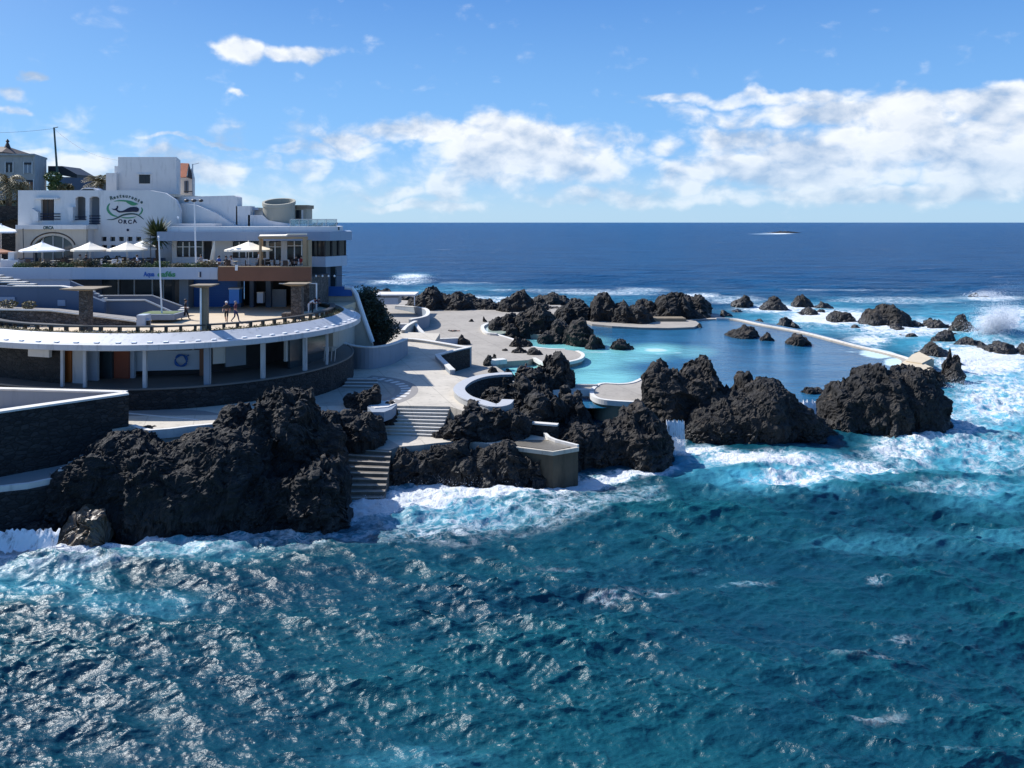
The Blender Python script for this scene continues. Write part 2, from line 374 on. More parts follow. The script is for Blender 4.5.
skyc = t.mix(1., sky.outputs[0], sky.outputs[0]); 
sm = t.n('ShaderNodeMix', data_type='RGBA', blend_type='MULTIPLY'); sm.inputs[0].default_value = 1.; t.l(sky.outputs[0], sm.inputs[6]); sm.inputs[7].default_value = (.92,1.02,1.12,1)
skyc = sm.outputs[2]
grad = t.mix(t.ss(0.,.10,el), (3.0,4.75,6.5), (1.45,3.5,6.7)); grad = t.mix(t.ss(.07,.40,el), grad, (.42,1.65,4.9))
skyc = t.mix(.85, skyc, grad)
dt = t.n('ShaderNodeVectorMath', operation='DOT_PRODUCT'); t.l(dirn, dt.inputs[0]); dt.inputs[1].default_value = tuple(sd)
skyc = t.mix(t.m('MULTIPLY', t.m('POWER', t.m('MAXIMUM', dt.outputs['Value'], 0.), 15.), .9), skyc, (15.,15.2,15.4))  # white glow added round the unseen sun to give the water a sheen
ccol = t.mix(t.m('MULTIPLY', t.ss(.12,.0,el), .45), ccol, skyc)
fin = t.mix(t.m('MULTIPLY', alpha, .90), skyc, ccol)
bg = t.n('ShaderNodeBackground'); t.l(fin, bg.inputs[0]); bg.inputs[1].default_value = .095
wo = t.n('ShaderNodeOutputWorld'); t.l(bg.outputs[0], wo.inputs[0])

# ------------------------------------------------------------------ sea
def inpoly(px, py, poly):
    r = np.zeros(px.shape, bool); n = len(poly)
    for i in range(n):
        x0,y0 = poly[i]; x1,y1 = poly[(i+1)%n]
        c = ((y0 > py) != (y1 > py)) & (px < (x1-x0)*(py-y0)/(y1-y0+1e-9)+x0); r ^= c
    return r
def seg(px, py, pts):
    """weight 0..1 round a polyline of (px,py,w)"""
    best = np.zeros(px.shape)
    for (a,b) in zip(pts[:-1],pts[1:]):
        dx,dy = b[0]-a[0], b[1]-a[1]; L = dx*dx+dy*dy+1e-6
        tt = np.clip(((px-a[0])*dx+(py-a[1])*dy)/L, 0, 1); w = a[2]+(b[2]-a[2])*tt
        d = np.hypot((px-a[0]-tt*dx)*.35, (py-a[1]-tt*dy)); best = np.maximum(best, 1-smooth(.15,1.,d/w))
    return best
def ell(px, py, L):
    b = np.zeros(px.shape)
    for x,y,rx,ry,s_ in L: b = np.maximum(b, s_*(1-smooth(.25,1.,np.hypot((px-x)/rx,(py-y)/ry))))
    return b
def sea():
    ys = np.concatenate([np.linspace(900,330,760), np.linspace(330,226,150)[1:], HY+np.geomspace(3.9,.55,26)])
    Yr = F*H/(ys-HY); cols = 1120; tanx = np.linspace(-1.15,1.15,cols)
    X = (tanx[None,:]*Yr[:,None]); Y = np.repeat(Yr[:,None], cols, 1); nr = len(ys)
    sp = np.gradient(Yr)[:,None]*np.ones((1,cols)); sp = np.abs(sp)
    px = CX+F*tanx[None,:]*np.ones((nr,1)); py = np.repeat(ys[:,None], cols, 1)
    Z = np.zeros_like(X); DX = np.zeros_like(X); DY = np.zeros_like(X)
    r = np.random.default_rng(5); n = 190
    lam = np.exp(r.uniform(np.log(.24), np.log(18), n)); th = rad(-104)+r.normal(0, .5, n)*np.where(lam>8,.5,1.); ph = r.uniform(0,6.28,n)
    sl_ = np.where(lam<.45,.050,np.where(lam<2.4,.042,np.where(lam<6,.028,.019)))
    gx = fbm(np.stack([X.ravel()/14,Y.ravel()/14,0*X.ravel()],1),3).reshape(X.shape)
    gust = np.clip(1.05+.7*gx, .75, 1.6)
    for i in range(n):
        k = 2*math.pi/lam[i]; w = smooth(2.,4.,lam[i]/sp)
        rows = np.where(w[:,0] > 0)[0]
        if len(rows) == 0: continue
        R = slice(rows[0], rows[-1]+1); a = sl_[i]/k*w[R]
        if lam[i] < 6: a = a*gust[R]
        p = k*(math.cos(th[i])*X[R]+math.sin(th[i])*Y[R])+ph[i]
        Z[R] += a*np.cos(p); s_ = a*np.sin(p)*(.85 if lam[i] < 3 else .6); DX[R] -= s_*math.cos(th[i]); DY[R] -= s_*math.sin(th[i])
    q_ = np.where(sp.ravel() < .6)[0]; ca_, sa_ = math.cos(rad(-14)), math.sin(rad(-14))
    xr, yr = (X*ca_-Y*sa_).ravel()[q_], (X*sa_+Y*ca_).ravel()[q_]; jx = .5*fbm(np.stack([xr/3,yr/3,xr*0],1),2)
    zf = Z.ravel(); gq = gust.ravel()[q_]; sq = sp.ravel()[q_]
    zf[q_] += .10*gq*(1-smooth(.3,.6,sq))*(ridged(np.stack([xr/3.0+jx,yr/1.35+jx,xr*0+3.3],1),3,gain=.55)-.9)
    zf[q_] += .038*gq*(1-smooth(.12,.26,sq))*(ridged(np.stack([xr/1.0+2*jx,yr/.5+jx,xr*0+8.3],1),3,gain=.55)-.9)
    Z = zf.reshape(X.shape)
    # ---- foam, given on the water surface
    foam = np.zeros_like(X)
    foam = np.maximum(foam, .98*seg(px,py,[(-80,550,11),(0,550,11),(60,549,9),(120,544,8),(170,539,9),(200,531,11),(230,534,9),(300,530,8),(340,520,13),(380,506,24),(430,496,29),(480,490,30),(530,486,26),(570,483,16),(610,478,9),(668,470,7)]))
    foam = np.maximum(foam, .56*seg(px,py,[(-80,566,20),(100,556,18),(220,544,18),(360,530,32),(470,520,38),(560,510,34),(640,492,22)]))
    foam = np.maximum(foam, ell(px,py,[(677,440,14,30,1.),(760,462,105,15,1.),(860,468,90,18,.82),(800,480,90,14,.8),(700,452,40,12,.95),(905,450,70,26,.78),(950,430,70,44,.74),(1000,400,80,50,.80),(985,360,90,34,.95),(940,355,50,24,.75),(1000,455,90,34,.6),(950,490,110,18,.52),
        (1000,325,45,26,1.),(1060,370,110,80,.7),(905,328,110,18,.85),(830,318,90,16,.95),(780,309,80,9,.85),(870,340,40,12,.9),(735,300,50,7,.7),(900,300,120,6,.62),(990,298,60,5,.8),(1010,312,50,10,.85)]))
    foam = np.maximum(foam, ell(px,py,[(412,277,30,5,.95),(400,282,60,3.2,.75),(470,283,60,2.4,.5),(520,300,110,5,.72),(600,293,110,4,.7),(460,298,60,5,.8),(700,296,40,5,.8),(560,290,160,3,.5),(640,290,50,4,.65),(780,233,25,1.6,1.),(770,234,40,.9,.7),(840,234,12,.6,.6),(378,284,30,3,.6),(860,290,120,2.5,.5)]))
    foam = np.maximum(foam, ell(px,py,[(740,585,60,8,.46),(650,590,60,9,.44),(610,598,40,7,.45),(560,568,60,10,.38),(880,583,26,8,.5),(905,640,40,10,.4),(860,660,60,12,.36),(880,720,50,14,.42),(780,640,50,12,.34),(700,570,40,7,.38),(960,752,40,10,.46),(940,600,40,8,.33)]))
    aer = np.zeros_like(X)
    aer = np.maximum(aer, ell(px,py,[(970,430,140,66,.85),(1010,400,120,75,.95),(800,474,150,28,.8),(700,465,60,22,.8),(960,330,140,42,.85),(880,545,110,14,.26),(990,540,90,20,.28),(820,318,130,26,.75),(1000,490,110,34,.5)]))
    aer = np.maximum(aer, ell(px,py,[(30,578,120,26,.5),(450,508,130,28,.6),(200,550,130,18,.38),(560,300,170,9,.4),(450,290,120,8,.45),(412,276,30,5,.5),(420,755,120,26,.22),(130,600,120,24,.3)]))
    # swell heave where it breaks, rougher water in the white zones
    rough = ell(px,py,[(960,420,170,90,1.),(820,480,190,40,.8),(460,510,180,36,.9),(100,555,160,26,.7),(990,325,90,35,1.)])
    P3 = np.stack([X.ravel(),Y.ravel(),0*X.ravel()],1)
    rs = np.where(sp<1.2,1.,0.)
    Z += rough*rs*(.28*fbm(P3/2.3,4).reshape(X.shape)+.10*ridged(P3/.9,3).reshape(X.shape)*(sp<.5))
    Z += 1.1*ell(px,py,[(1010,332,60,16,1.),(420,280,26,4,.5)])+.5*ell(px,py,[(770,455,110,16,1.)])
    Xd = X+DX; Yd = Y+DY
    me = bpy.data.meshes.new('sea'); nv = nr*cols
    co = np.stack([Xd,Yd,Z],-1).reshape(-1,3).astype(np.float32)
    a = (np.arange(nr-1)[:,None]*cols+np.arange(cols-1)[None,:]).ravel()
    q = np.stack([a,a+1,a+1+cols,a+cols],1).astype(np.int32)
    me.vertices.add(nv); me.vertices.foreach_set('co', co.ravel()); nf = len(q)
    me.loops.add(nf*4); me.loops.foreach_set('vertex_index', q.ravel())
    me.polygons.add(nf); me.polygons.foreach_set('loop_start', np.arange(nf,dtype=np.int32)*4); me.polygons.foreach_set('loop_total', np.full(nf,4,dtype=np.int32))
    me.update(calc_edges=True); me.polygons.foreach_set('use_smooth', np.ones(nf,bool))
    for nm,arr in (('foam',foam),('aer',aer)):
        at = me.attributes.new(nm,'FLOAT','POINT'); at.data.foreach_set('value', arr.ravel().astype(np.float32))
    m, t = newmat('sea_water'); pos = t.n('ShaderNodeNewGeometry').outputs['Position']
    at = lambda n_: t.n('ShaderNodeAttribute', attribute_name=n_).outputs['Fac']
    fo, ae_ = at('foam'), at('aer')
    flat = t.vm('MULTIPLY', pos, (1,1,.3))
    s_ = t.n('ShaderNodeSeparateXYZ'); t.l(pos, s_.inputs[0])
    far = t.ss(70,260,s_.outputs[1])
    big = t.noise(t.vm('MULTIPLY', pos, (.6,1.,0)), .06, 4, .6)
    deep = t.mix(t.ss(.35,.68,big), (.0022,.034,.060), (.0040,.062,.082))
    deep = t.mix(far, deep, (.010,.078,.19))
    n3 = t.noise(flat, .35, 5, .6)
    tq = t.m('MULTIPLY', ae_, t.m('MULTIPLY_ADD', n3, 1.9, -.15), clamp=True)
    base = t.mix(tq, deep, (.07,.34,.46))
    tex = t.noise(t.vm('MULTIPLY', pos, (.22,1.,0)), .09, 8, .75, .4)
    base = t.mix(t.m('MULTIPLY', far, t.ss(.38,.62,tex)), base, t.mix(.5, base, (.002,.02,.07)))  # dark streaks: shading of distant unmodelled waves put into the colour
    # crests mixed greener: light through the wave put into the base colour
    base = t.mix(t.m('MULTIPLY', t.ss(.12,.55,s_.outputs[2]), t.m('MULTIPLY', t.ss(120,60,s_.outputs[1]),.55)), base, (.006,.085,.105))
    warp = t.n('ShaderNodeTexNoise'); t.l(flat, warp.inputs['Vector']); warp.inputs['Scale'].default_value = .7; warp.inputs['Detail'].default_value = 4
    wp = t.vm('ADD', flat, t.vm('SCALE', t.vm('SUBTRACT', warp.outputs[1], (.5,.5,.5)), 2.4))
    def lace(sc, w):
        v = t.n('ShaderNodeTexVoronoi', feature='DISTANCE_TO_EDGE'); t.l(t.vm('MULTIPLY', wp, (.7,1.15,1)), v.inputs['Vector']); v.inputs['Scale'].default_value = sc
        return t.m('SUBTRACT', 1., t.ss(0., w, v.outputs[0]))
    lc = t.m('MAXIMUM', lace(.7,.13), t.m('MULTIPLY', lace(1.9,.17), .85))
    wq = t.vm('ADD', flat, t.vm('SCALE', t.vm('SUBTRACT', warp.outputs[1], (.5,.5,.5)), 1.1)); n1 = t.noise(wq, .9, 8, .72); n2 = t.noise(flat, .16, 4, .55)
    ff = t.m('ADD', fo, t.m('MULTIPLY', t.m('SUBTRACT', t.m('ADD', t.m('MULTIPLY', n1, .6), t.m('MULTIPLY', t.noise(wq, 3., 6, .7), .4)), .5), 2.1))
    solid = t.ss(.66,.86,ff)
    lacy = t.m('MULTIPLY', t.m('MULTIPLY', lc, t.ss(.22,.72,t.m('ADD', fo, t.m('MULTIPLY', t.m('SUBTRACT', n2, .5), 1.0)))), t.ss(.36,.62,n1))
    # scattered whitecaps on open water
    wc = t.noise(t.vm('MULTIPLY', pos, (.35,1.,0)), .16, 6, .7, .4); cap = t.m('MULTIPLY', t.ss(.66,.73,wc), t.m('MULTIPLY', t.ss(60,140,s_.outputs[1]), .7))
    foamf = t.m('MAXIMUM', t.m('MAXIMUM', solid, t.m('MULTIPLY', lacy, .85)), cap, clamp=True)
    thin = t.m('MULTIPLY', t.ss(.35,.75,ff), .35)
    base = t.mix(thin, base, (.16,.42,.52))
    wv = t.vm('ADD', pos, t.vm('SCALE', t.vm('SUBTRACT', warp.outputs[1], (.5,.5,.5)), .9)); b1 = t.noise(t.vm('MULTIPLY', wv, (.6,1.25,1)), 1.5, 5, .62, .15); b4 = t.noise(t.vm('MULTIPLY', pos, (.8,1.3,1)), 5., 4, .6); b2 = t.noise(t.vm('MULTIPLY', pos, (.5,1.,1)), .55, 4, .6, .3)
    b3 = t.noise(t.vm('MULTIPLY', pos, (.35,1.,1)), .16, 6, .7, .3); nrm = t.bump(t.m('MULTIPLY', b3, far), 1., 5.); nrm = t.bump(b2, .38, .5, nrm); nrm = t.bump(b1, .8, .12, nrm); nrm = t.bump(b4, .7, .06, nrm)
    wat = t.princ(base, t.m('MULTIPLY_ADD', far, .05, .31), nrm, IOR=1.33, Specular_IOR_Level=t.m('MULTIPLY_ADD', far, -.26, .36))
    fn = t.bump(t.m('ADD', n1, t.noise(flat, 2.6, 5, .7)), .9, .35)
    fm = t.princ((.66,.69,.71), .8, fn)
    mx = t.n('ShaderNodeMixShader'); t.l(foamf, mx.inputs[0]); t.l(wat, mx.inputs[1]); t.l(fm, mx.inputs[2]); t.out(mx.outputs[0])
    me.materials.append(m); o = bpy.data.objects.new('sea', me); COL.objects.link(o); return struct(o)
sea()

def pool():
    ys = np.linspace(408,318,150); Yr = F*(H-1.3)/(ys-HY); cols = 220
    outer = []
    me = MB(); vs = []; pxs = []; pys = []
    xl = np.interp(ys, [318,330,345,360,375,390,408],[590,560,500,490,485,500,560]); xr = np.interp(ys, [318,322,330,343,352,360,372,385,408],[737,762,803,853,892,913,900,880,840])
    for r,(y,Y) in enumerate(zip(ys,Yr)):
        for c in range(cols):
            x = xl[r]+(xr[r]-xl[r])*c/(cols-1); vs.append((XY(x,Y),Y,1.3)); pxs.append(x); pys.append(y)
    f = [(r*cols+c,r*cols+c+1,(r+1)*cols+c+1,(r+1)*cols+c) for r in range(len(ys)-1) for c in range(cols-1)]
    me.add(vs,f); o = me.build('pool_water', M['glass'], local=True, smooth=True); o.data.materials.clear()
    px = np.array(pxs); py = np.array(pys)
    tq = ell(px,py,[(520,372,60,16,1.),(560,345,60,14,.9),(600,352,60,14,.8),(620,356,70,11,.75),(655,350,46,9,1.),(690,352,36,9,.5),(600,378,60,16,.95),(565,341,60,9,1.),(590,362,60,16,.9)])
    wh = ell(px,py,[(655,350,22,3.2,.9),(668,353,34,4,.5),(590,352,40,2.5,.6),(560,344,40,3,.4),(880,353,36,10,.95),(895,362,20,9,.9),(850,350,30,6,.5),(600,385,40,4,.25)])
    for nm,a in (('tq',tq),('wh',wh)):
        at = o.data.attributes.new(nm,'FLOAT','POINT'); at.data.foreach_set('value', a.astype(np.float32))
    m, t = newmat('pool_water'); pos = t.n('ShaderNodeNewGeometry').outputs['Position']
    A = lambda n_: t.n('ShaderNodeAttribute', attribute_name=n_).outputs['Fac']
    n = t.noise(t.vm('MULTIPLY', pos, (.35,1.,1)), .35, 5, .6)
    d = t.mix(t.ss(.35,.65,n), (.010,.072,.15), (.018,.11,.21))
    c = t.mix(t.m('MULTIPLY', A('tq'), t.m('MULTIPLY_ADD', n, .8, .55), clamp=True), d, (.20,.53,.52))
    c = t.mix(t.ss(.45,.85,t.m('ADD', A('wh'), t.m('MULTIPLY', t.m('SUBTRACT', t.noise(t.vm('MULTIPLY', pos, (.5,1,1)), .9, 6, .65), .5), 1.0))), c, (.55,.72,.74))
    t.out(t.princ(c, .12, t.bump(t.noise(t.vm('MULTIPLY', pos, (.6,1.,1)), 1.3, 5, .65), .6, .2), IOR=1.33, Specular_IOR_Level=.4))
    o.data.materials.append(m); struct(o)
pool()

# ------------------------------------------------------------------ lava rocks
def rock(label, prof, Y, df, db, z0=-1.2, res=None, amp=1., group=None, name='lava_rock', pw=.62, jag=1., m='rock'):
    """prof: silhouette points (px, py) at depth Y; df/db: how far it reaches towards and away from the shore"""
    pr = np.array(prof, float)
    if 100 < Y < 400: jag *= .5; pr[:,1] += 2
    X = (pr[:,0]-CX)/F*Y; Zt = H-(pr[:,1]-HY)/F*Y
    L = X[-1]-X[0]; res = res or max(.09, Y/F*1.25); nu = int(max(10, min(240, L/res)))
    hm = max(Zt.max()-z0, .3); arc = (df+db+1.3*hm); nv = int(max(10, min(230, arc/res)))
    xs = np.linspace(X[0], X[-1], nu); zt = np.interp(xs, X, Zt)
    zt = zt+.13*jag*min(hm,4.)*np.interp(xs,[X[0],X[0]+.2*L,X[-1]-.2*L,X[-1]],[0,1,1,0])*(ridged(np.stack([xs/1.3+Y,xs*0+Y*.31,xs*0],1),4)-1.1); kern = np.array([.12,.76,.12]); zs = zt.copy(); zs[1:-1] = np.convolve(zt, kern, 'valid'); zt = zs
    e = np.minimum(1, np.minimum(np.arange(nu), np.arange(nu)[::-1])/max(2, nu*.10)); e = np.sqrt(e)*.92+.08
    hh = np.clip((zt-z0), .05, None); sc = (hh/hm)**.5*e
    th = np.linspace(0, math.pi, nv)
    cy = -np.sign(np.cos(th))*np.abs(np.cos(th))**.8
    yy = np.where(cy[None,:]<0, cy[None,:]*df*sc[:,None], cy[None,:]*db*sc[:,None])
    zz = z0+hh[:,None]*(np.sin(th)[None,:].clip(0))**pw
    wob = fbm(np.stack([xs*.35, xs*0+Y*.1, xs*0],1),3)*.5*min(df,2.)
    V = np.stack([np.repeat(xs[:,None],nv,1), Y+yy+wob[:,None], zz],-1).reshape(-1,3)
    R2 = ridged(np.stack([V[:,0]/2.3+Y*.3, V[:,1]/2.3, V[:,0]*0+.5],1)*max(1.,2.2/hm),4,gain=.55); up_ = (V[:,2]-z0)/hm
    V[:,2] = V[:,2]+np.minimum(hm,5.)*.24*jag*(R2-1.3)*up_.clip(0)**1.5
    idx = (np.arange(nu-1)[:,None]*nv+np.arange(nv-1)[None,:]).ravel()
    q = np.stack([idx,idx+nv,idx+nv+1,idx+1],1)
    me = bpy.data.meshes.new(name); me.from_pydata(V.tolist(), [], q.tolist()); me.update()
    nrm = np.zeros(len(V)*3); me.vertices.foreach_get('normal', nrm); nrm = nrm.reshape(-1,3)
    s = min(1., hm/3.2+.12)*amp
    sd_ = np.array([hash(label)%97, len(label)*3.1, Y*.37]) if False else np.array([len(label)*5.7, sum(map(ord,label))%89, Y*.37])
    Q = V+sd_
    Qw = Q+.5*np.stack([perlin(Q/1.1),perlin(Q/1.1+9),perlin(Q/1.1+23)],1)
    d = -.16*s+.60*s*fbm(Q/2.4,2)+.30*s*(ridged(Qw/np.array([1.9,1.9,1.3]),4,gain=.55)-.85)+.10*s*(ridged(Qw/.5,3)-.8)
    if res < .2: d += .06*(ridged(Q/.2,2)-.7)
    # columnar clefts: sharp creases
    cl = perlin(Qw*np.array([.8,.8,.35])/1.1+7); d += .26*s*(np.abs(cl*2.2)%.5-.25); blk = np.floor(2.2*fbm(Qw/1.6+3,2)+.15*perlin(Q/.4)); d += .10*s*(blk%2)
    V2 = V+nrm*d[:,None]+.12*s*np.stack([fbm(Q/.8+5,2),fbm(Q/.8+41,2),fbm(Q/.8+77,2)],1)
    c = np.array([V2[:,0].mean(), Y, z0]); V2 -= c
    me.vertices.foreach_set('co', V2.ravel()); me.update()
    if res < .3: me.polygons.foreach_set('use_smooth', [False]*len(q))
    me.materials.append(M[m]); o = bpy.data.objects.new(name, me); COL.objects.link(o); o.location = c
    return tag(o, label, 'rock', group)
def srock(label, x0, x1, top, base, z0=0., group=None, peak=None, dd=.9):
    Y = F*(H-z0)/(base-HY); w = (x1-x0)/F*Y; r = random.Random(int(x0*7+top)); pk = peak if peak is not None else r.uniform(.3,.65)
    pr = [(x0,base+1),(x0+.12*(x1-x0), base-(base-top)*r.uniform(.35,.6)),(x0+(x1-x0)*pk*.75, top+(base-top)*r.uniform(.05,.3)),(x0+(x1-x0)*pk, top),(x0+(x1-x0)*(pk+.2), top+(base-top)*r.uniform(.1,.3)),(x0+.88*(x1-x0), base-(base-top)*r.uniform(.3,.5)),(x1,base+1)]
    d = max(.5, w*.5*dd); return rock(label, pr, Y+d*.8, d, d, z0=z0-1.3, amp=.8, group=group)

rock('tall black cliff under the promenade edge beside the dark stone wall', [(50,500),(60,480),(74,460),(94,446),(114,437),(134,438),(150,442),(190,440),(225,434),(250,432),(280,432)], 46.6, 3.4, 4.2, pw=.35, jag=.4, amp=.8)
rock('jagged peak of black lava rising above the promenade in front of the round pavilion', [(212,446),(219,432),(225,413),(234,409),(246,413),(251,420),(257,398),(268,388),(290,386),(308,391),(315,402),(325,415),(338,430),(346,446)], 49.5, 3.2, 2.2, pw=.45, jag=.6, amp=.85)
rock('black lava shoulder between the jagged peak and the concourse steps', [(300,440),(315,420),(330,416),(350,416),(360,414),(370,416),(378,424),(384,440)], 53.6, 1.2, 2.0, z0=1.9, pw=.45, jag=.5)
rock('low rounded black slab at the waterline below the jagged peak', [(200,530),(214,508),(230,492),(262,477),(285,471),(300,467),(320,462),(336,464),(345,478),(350,500)], 44.9, 1.6, 3.2, jag=.6)
srock('black boulder on the pale concourse beside the round pavilion', 344,384,385,409,3.7, peak=.7)
srock('small black stone on the white ledge at the head of the sea steps', 385,396,402,411,3.6)
rock('sloping black outcrop beside the white concourse steps', [(433,436),(445,422),(460,409),(470,401),(478,409),(500,411),(516,416),(528,424),(536,440)], 55.6, 1.2, 2.6, z0=1.4, jag=.5)
rock('long front ledge of black rock below the pale landing', [(374,498),(383,474),(391,458),(402,450),(420,447),(455,445),(490,447),(515,449),(542,455),(550,470)], 52.6, 1.4, 1.2, pw=.35, jag=.3)
rock('dark rock with a bather behind it beside the turquoise paddling pool', [(516,392),(520,372),(530,366),(545,363),(555,359),(565,364),(573,376),(575,394)], 72.5, 2.0, 1.2, z0=.4)
rock('black mass of lava inside the bend of the curved white bench wall', [(484,404),(490,392),(505,380),(520,382),(535,388),(548,392),(556,404),(560,420)], 63, 2.2, 2.2, z0=.8)
rock('craggy black rock between the white footbridge and the small dark basin wall', [(518,428),(522,412),(532,398),(548,394),(562,399),(577,398),(586,407),(594,420),(598,432)], 59, 2.0, 2.4, z0=.2)
rock('large dark rock standing in the sea beside the square concrete block', [(548,452),(556,432),(575,421),(592,426),(605,432),(615,424),(628,411),(641,409),(653,417),(663,428),(671,442),(674,462)], 57.2, 3.0, 3.2, pw=.4, jag=.5, amp=.8)
rock('jagged twin peaked rock behind the round pool platform', [(642,392),(646,376),(651,365),(660,363),(668,371),(680,369),(690,361),(705,359),(715,371),(722,385),(733,389),(737,373),(745,371),(748,392),(760,412)], 67, 3.2, 1.6, z0=-.6, jag=.6, amp=.85)
rock('broad dark dome of rock facing the whitewater', [(672,446),(684,426),(700,411),(715,401),(730,394),(745,393),(762,380),(780,382),(796,396),(811,410),(826,424),(842,444)], 63.4, 3.2, 2.6, pw=.45, jag=.4, amp=.75)
rock('largest black headland rock at the mouth of the natural pool', [(796,444),(808,424),(818,404),(832,386),(845,379),(858,369),(870,360),(880,367),(890,372),(905,366),(918,368),(930,378),(938,394),(941,410),(943,436)], 67, 4.4, 2.6, pw=.45, jag=.45, amp=.75)
srock('small wet rock with trickling foam at the foot of the headland', 878,916,424,440,0.)
srock('half sunk boulder in the pool behind the headland rock', 801,824,384,394,1.3, dd=.6)
# pool side
rock('low landward end of the lava ridge between the turquoise pool arms', [(488,331),(493,318),(503,314),(512,313),(520,316),(528,330)], 112, 2.6, 3.0, z0=.2, pw=.6)
rock('high knobbly middle of the lava ridge between the turquoise pool arms', [(512,334),(518,313),(528,309),(535,303),(543,304),(549,309),(556,319),(562,338)], 110, 3.2, 3.0, z0=.2, pw=.6)
rock('lower shoulder of the lava ridge near the pool jetty', [(536,342),(545,328),(556,321),(566,324),(574,330),(580,343)], 105, 2.4, 3.0, z0=.2, pw=.6)
rock('steep seaward end of the lava ridge above the pool swirl', [(562,345),(568,330),(574,320),(582,318),(589,324),(594,332),(596,346)], 102.5, 2.2, 2.6, z0=.2, pw=.6)
srock('small brown rock at the tip of the long lava ridge', 585,608,337,349,1.3, dd=.7)
srock('brown rock in the milky swirl of the pool', 608,637,339,350,1.3, dd=.6)
srock('smooth black boulder on the pool deck nearest the lava ridge', 508,532,336,347,2.0, dd=.6)
srock('flat black stone on the pool deck between two boulders', 508,528,346,353,2.0, dd=.5)
srock('pebble sized black stone on the pool deck', 500,509,346,351,2.0)
srock('black boulder at the root of the curved pool jetty', 527,543,346,355,2.0, dd=.7)
srock('black stone behind the white block beside the paddling pool', 487,498,355,362,2.0)
srock('black stone in front of the white block beside the paddling pool', 482,493,358,366,2.0)
srock('flat dark stone on the rim of the paddling pool', 488,499,368,373,2.0)
srock('dark stone at the corner where the curved wall meets the paddling pool', 502,516,369,380,2.0)
srock('dark rock on the far edge of the pale wading pool', 468,475,316,322,2.0)
srock('stubby black rock beside the pale wading pool', 482,487,314,322,2.0)
srock('round lava lump at the end of the pale wading pool', 503,520,318,334,2.0)
srock('dark lava block on top of the stepped white bench', 457,470,336,345,2.0)
# far ridges
rock('low lava ridge bordering the far end of the pool deck', [(404,307),(412,298),(425,288),(436,287),(446,294),(460,290),(475,297),(490,298),(498,306),(506,309)], 140, 5, 5, z0=0, pw=.6)
rock('rounded lava knoll in the middle of the far ridge', [(494,309),(505,296),(515,291),(525,290),(530,298),(540,312)], 137, 4, 4, z0=0, pw=.6)
rock('low dark rock beyond the foam channel of the far ridge', [(528,300),(540,295),(553,291),(562,295),(574,301)], 160, 4, 4, z0=-1, pw=.4)
rock('first step of the black lava wall on the seaward side of the pool', [(553,319),(560,306),(568,299),(575,297),(584,301),(592,306),(598,320)], 128, 3, 4, z0=0, pw=.55)
rock('upright knob on top of the black lava wall beyond the pool', [(586,322),(594,300),(600,293),(610,292),(613,299),(620,310),(624,322)], 126, 3, 4, z0=0, pw=.55)
rock('broken middle stretch of the black lava wall beyond the pool', [(606,324),(614,306),(624,299),(630,304),(638,303),(646,308),(656,324)], 124, 3, 4, z0=0, pw=.55)
rock('narrow peak of the black lava wall next to its tallest block', [(630,318),(637,302),(645,296),(652,300),(658,312),(664,322)], 133, 3, 3, z0=0, pw=.55)
rock('tallest block of the black lava wall beyond the pool', [(652,322),(656,306),(660,294),(668,291),(680,290),(686,300),(690,316)], 131, 4, 4, z0=0, pw=.55)
rock('flat topped lava block at the seaward end of the black wall', [(672,312),(682,296),(690,293),(702,293),(708,303),(712,311)], 146, 4, 4, z0=-1, pw=.55)
rock('dark rocks behind the vegetated mound by the open sea', [(362,300),(372,289),(385,287),(398,292),(410,291),(420,296)], 172, 4, 4, z0=-1)
rock('long low bank of lava rubble joining the far ridge', [(398,309),(420,302),(450,300),(480,303),(520,301),(545,303),(570,309)], 139, 4, 4, z0=-.5, pw=.6)
rock('long low bank of lava rubble under the black wall beyond the pool', [(552,322),(575,312),(600,311),(630,313),(660,310),(690,309),(714,318)], 130, 2.5, 4, z0=-.5, pw=.6)
srock('rock stub at the end of the far pool deck', 694,704,322,328,1.3)
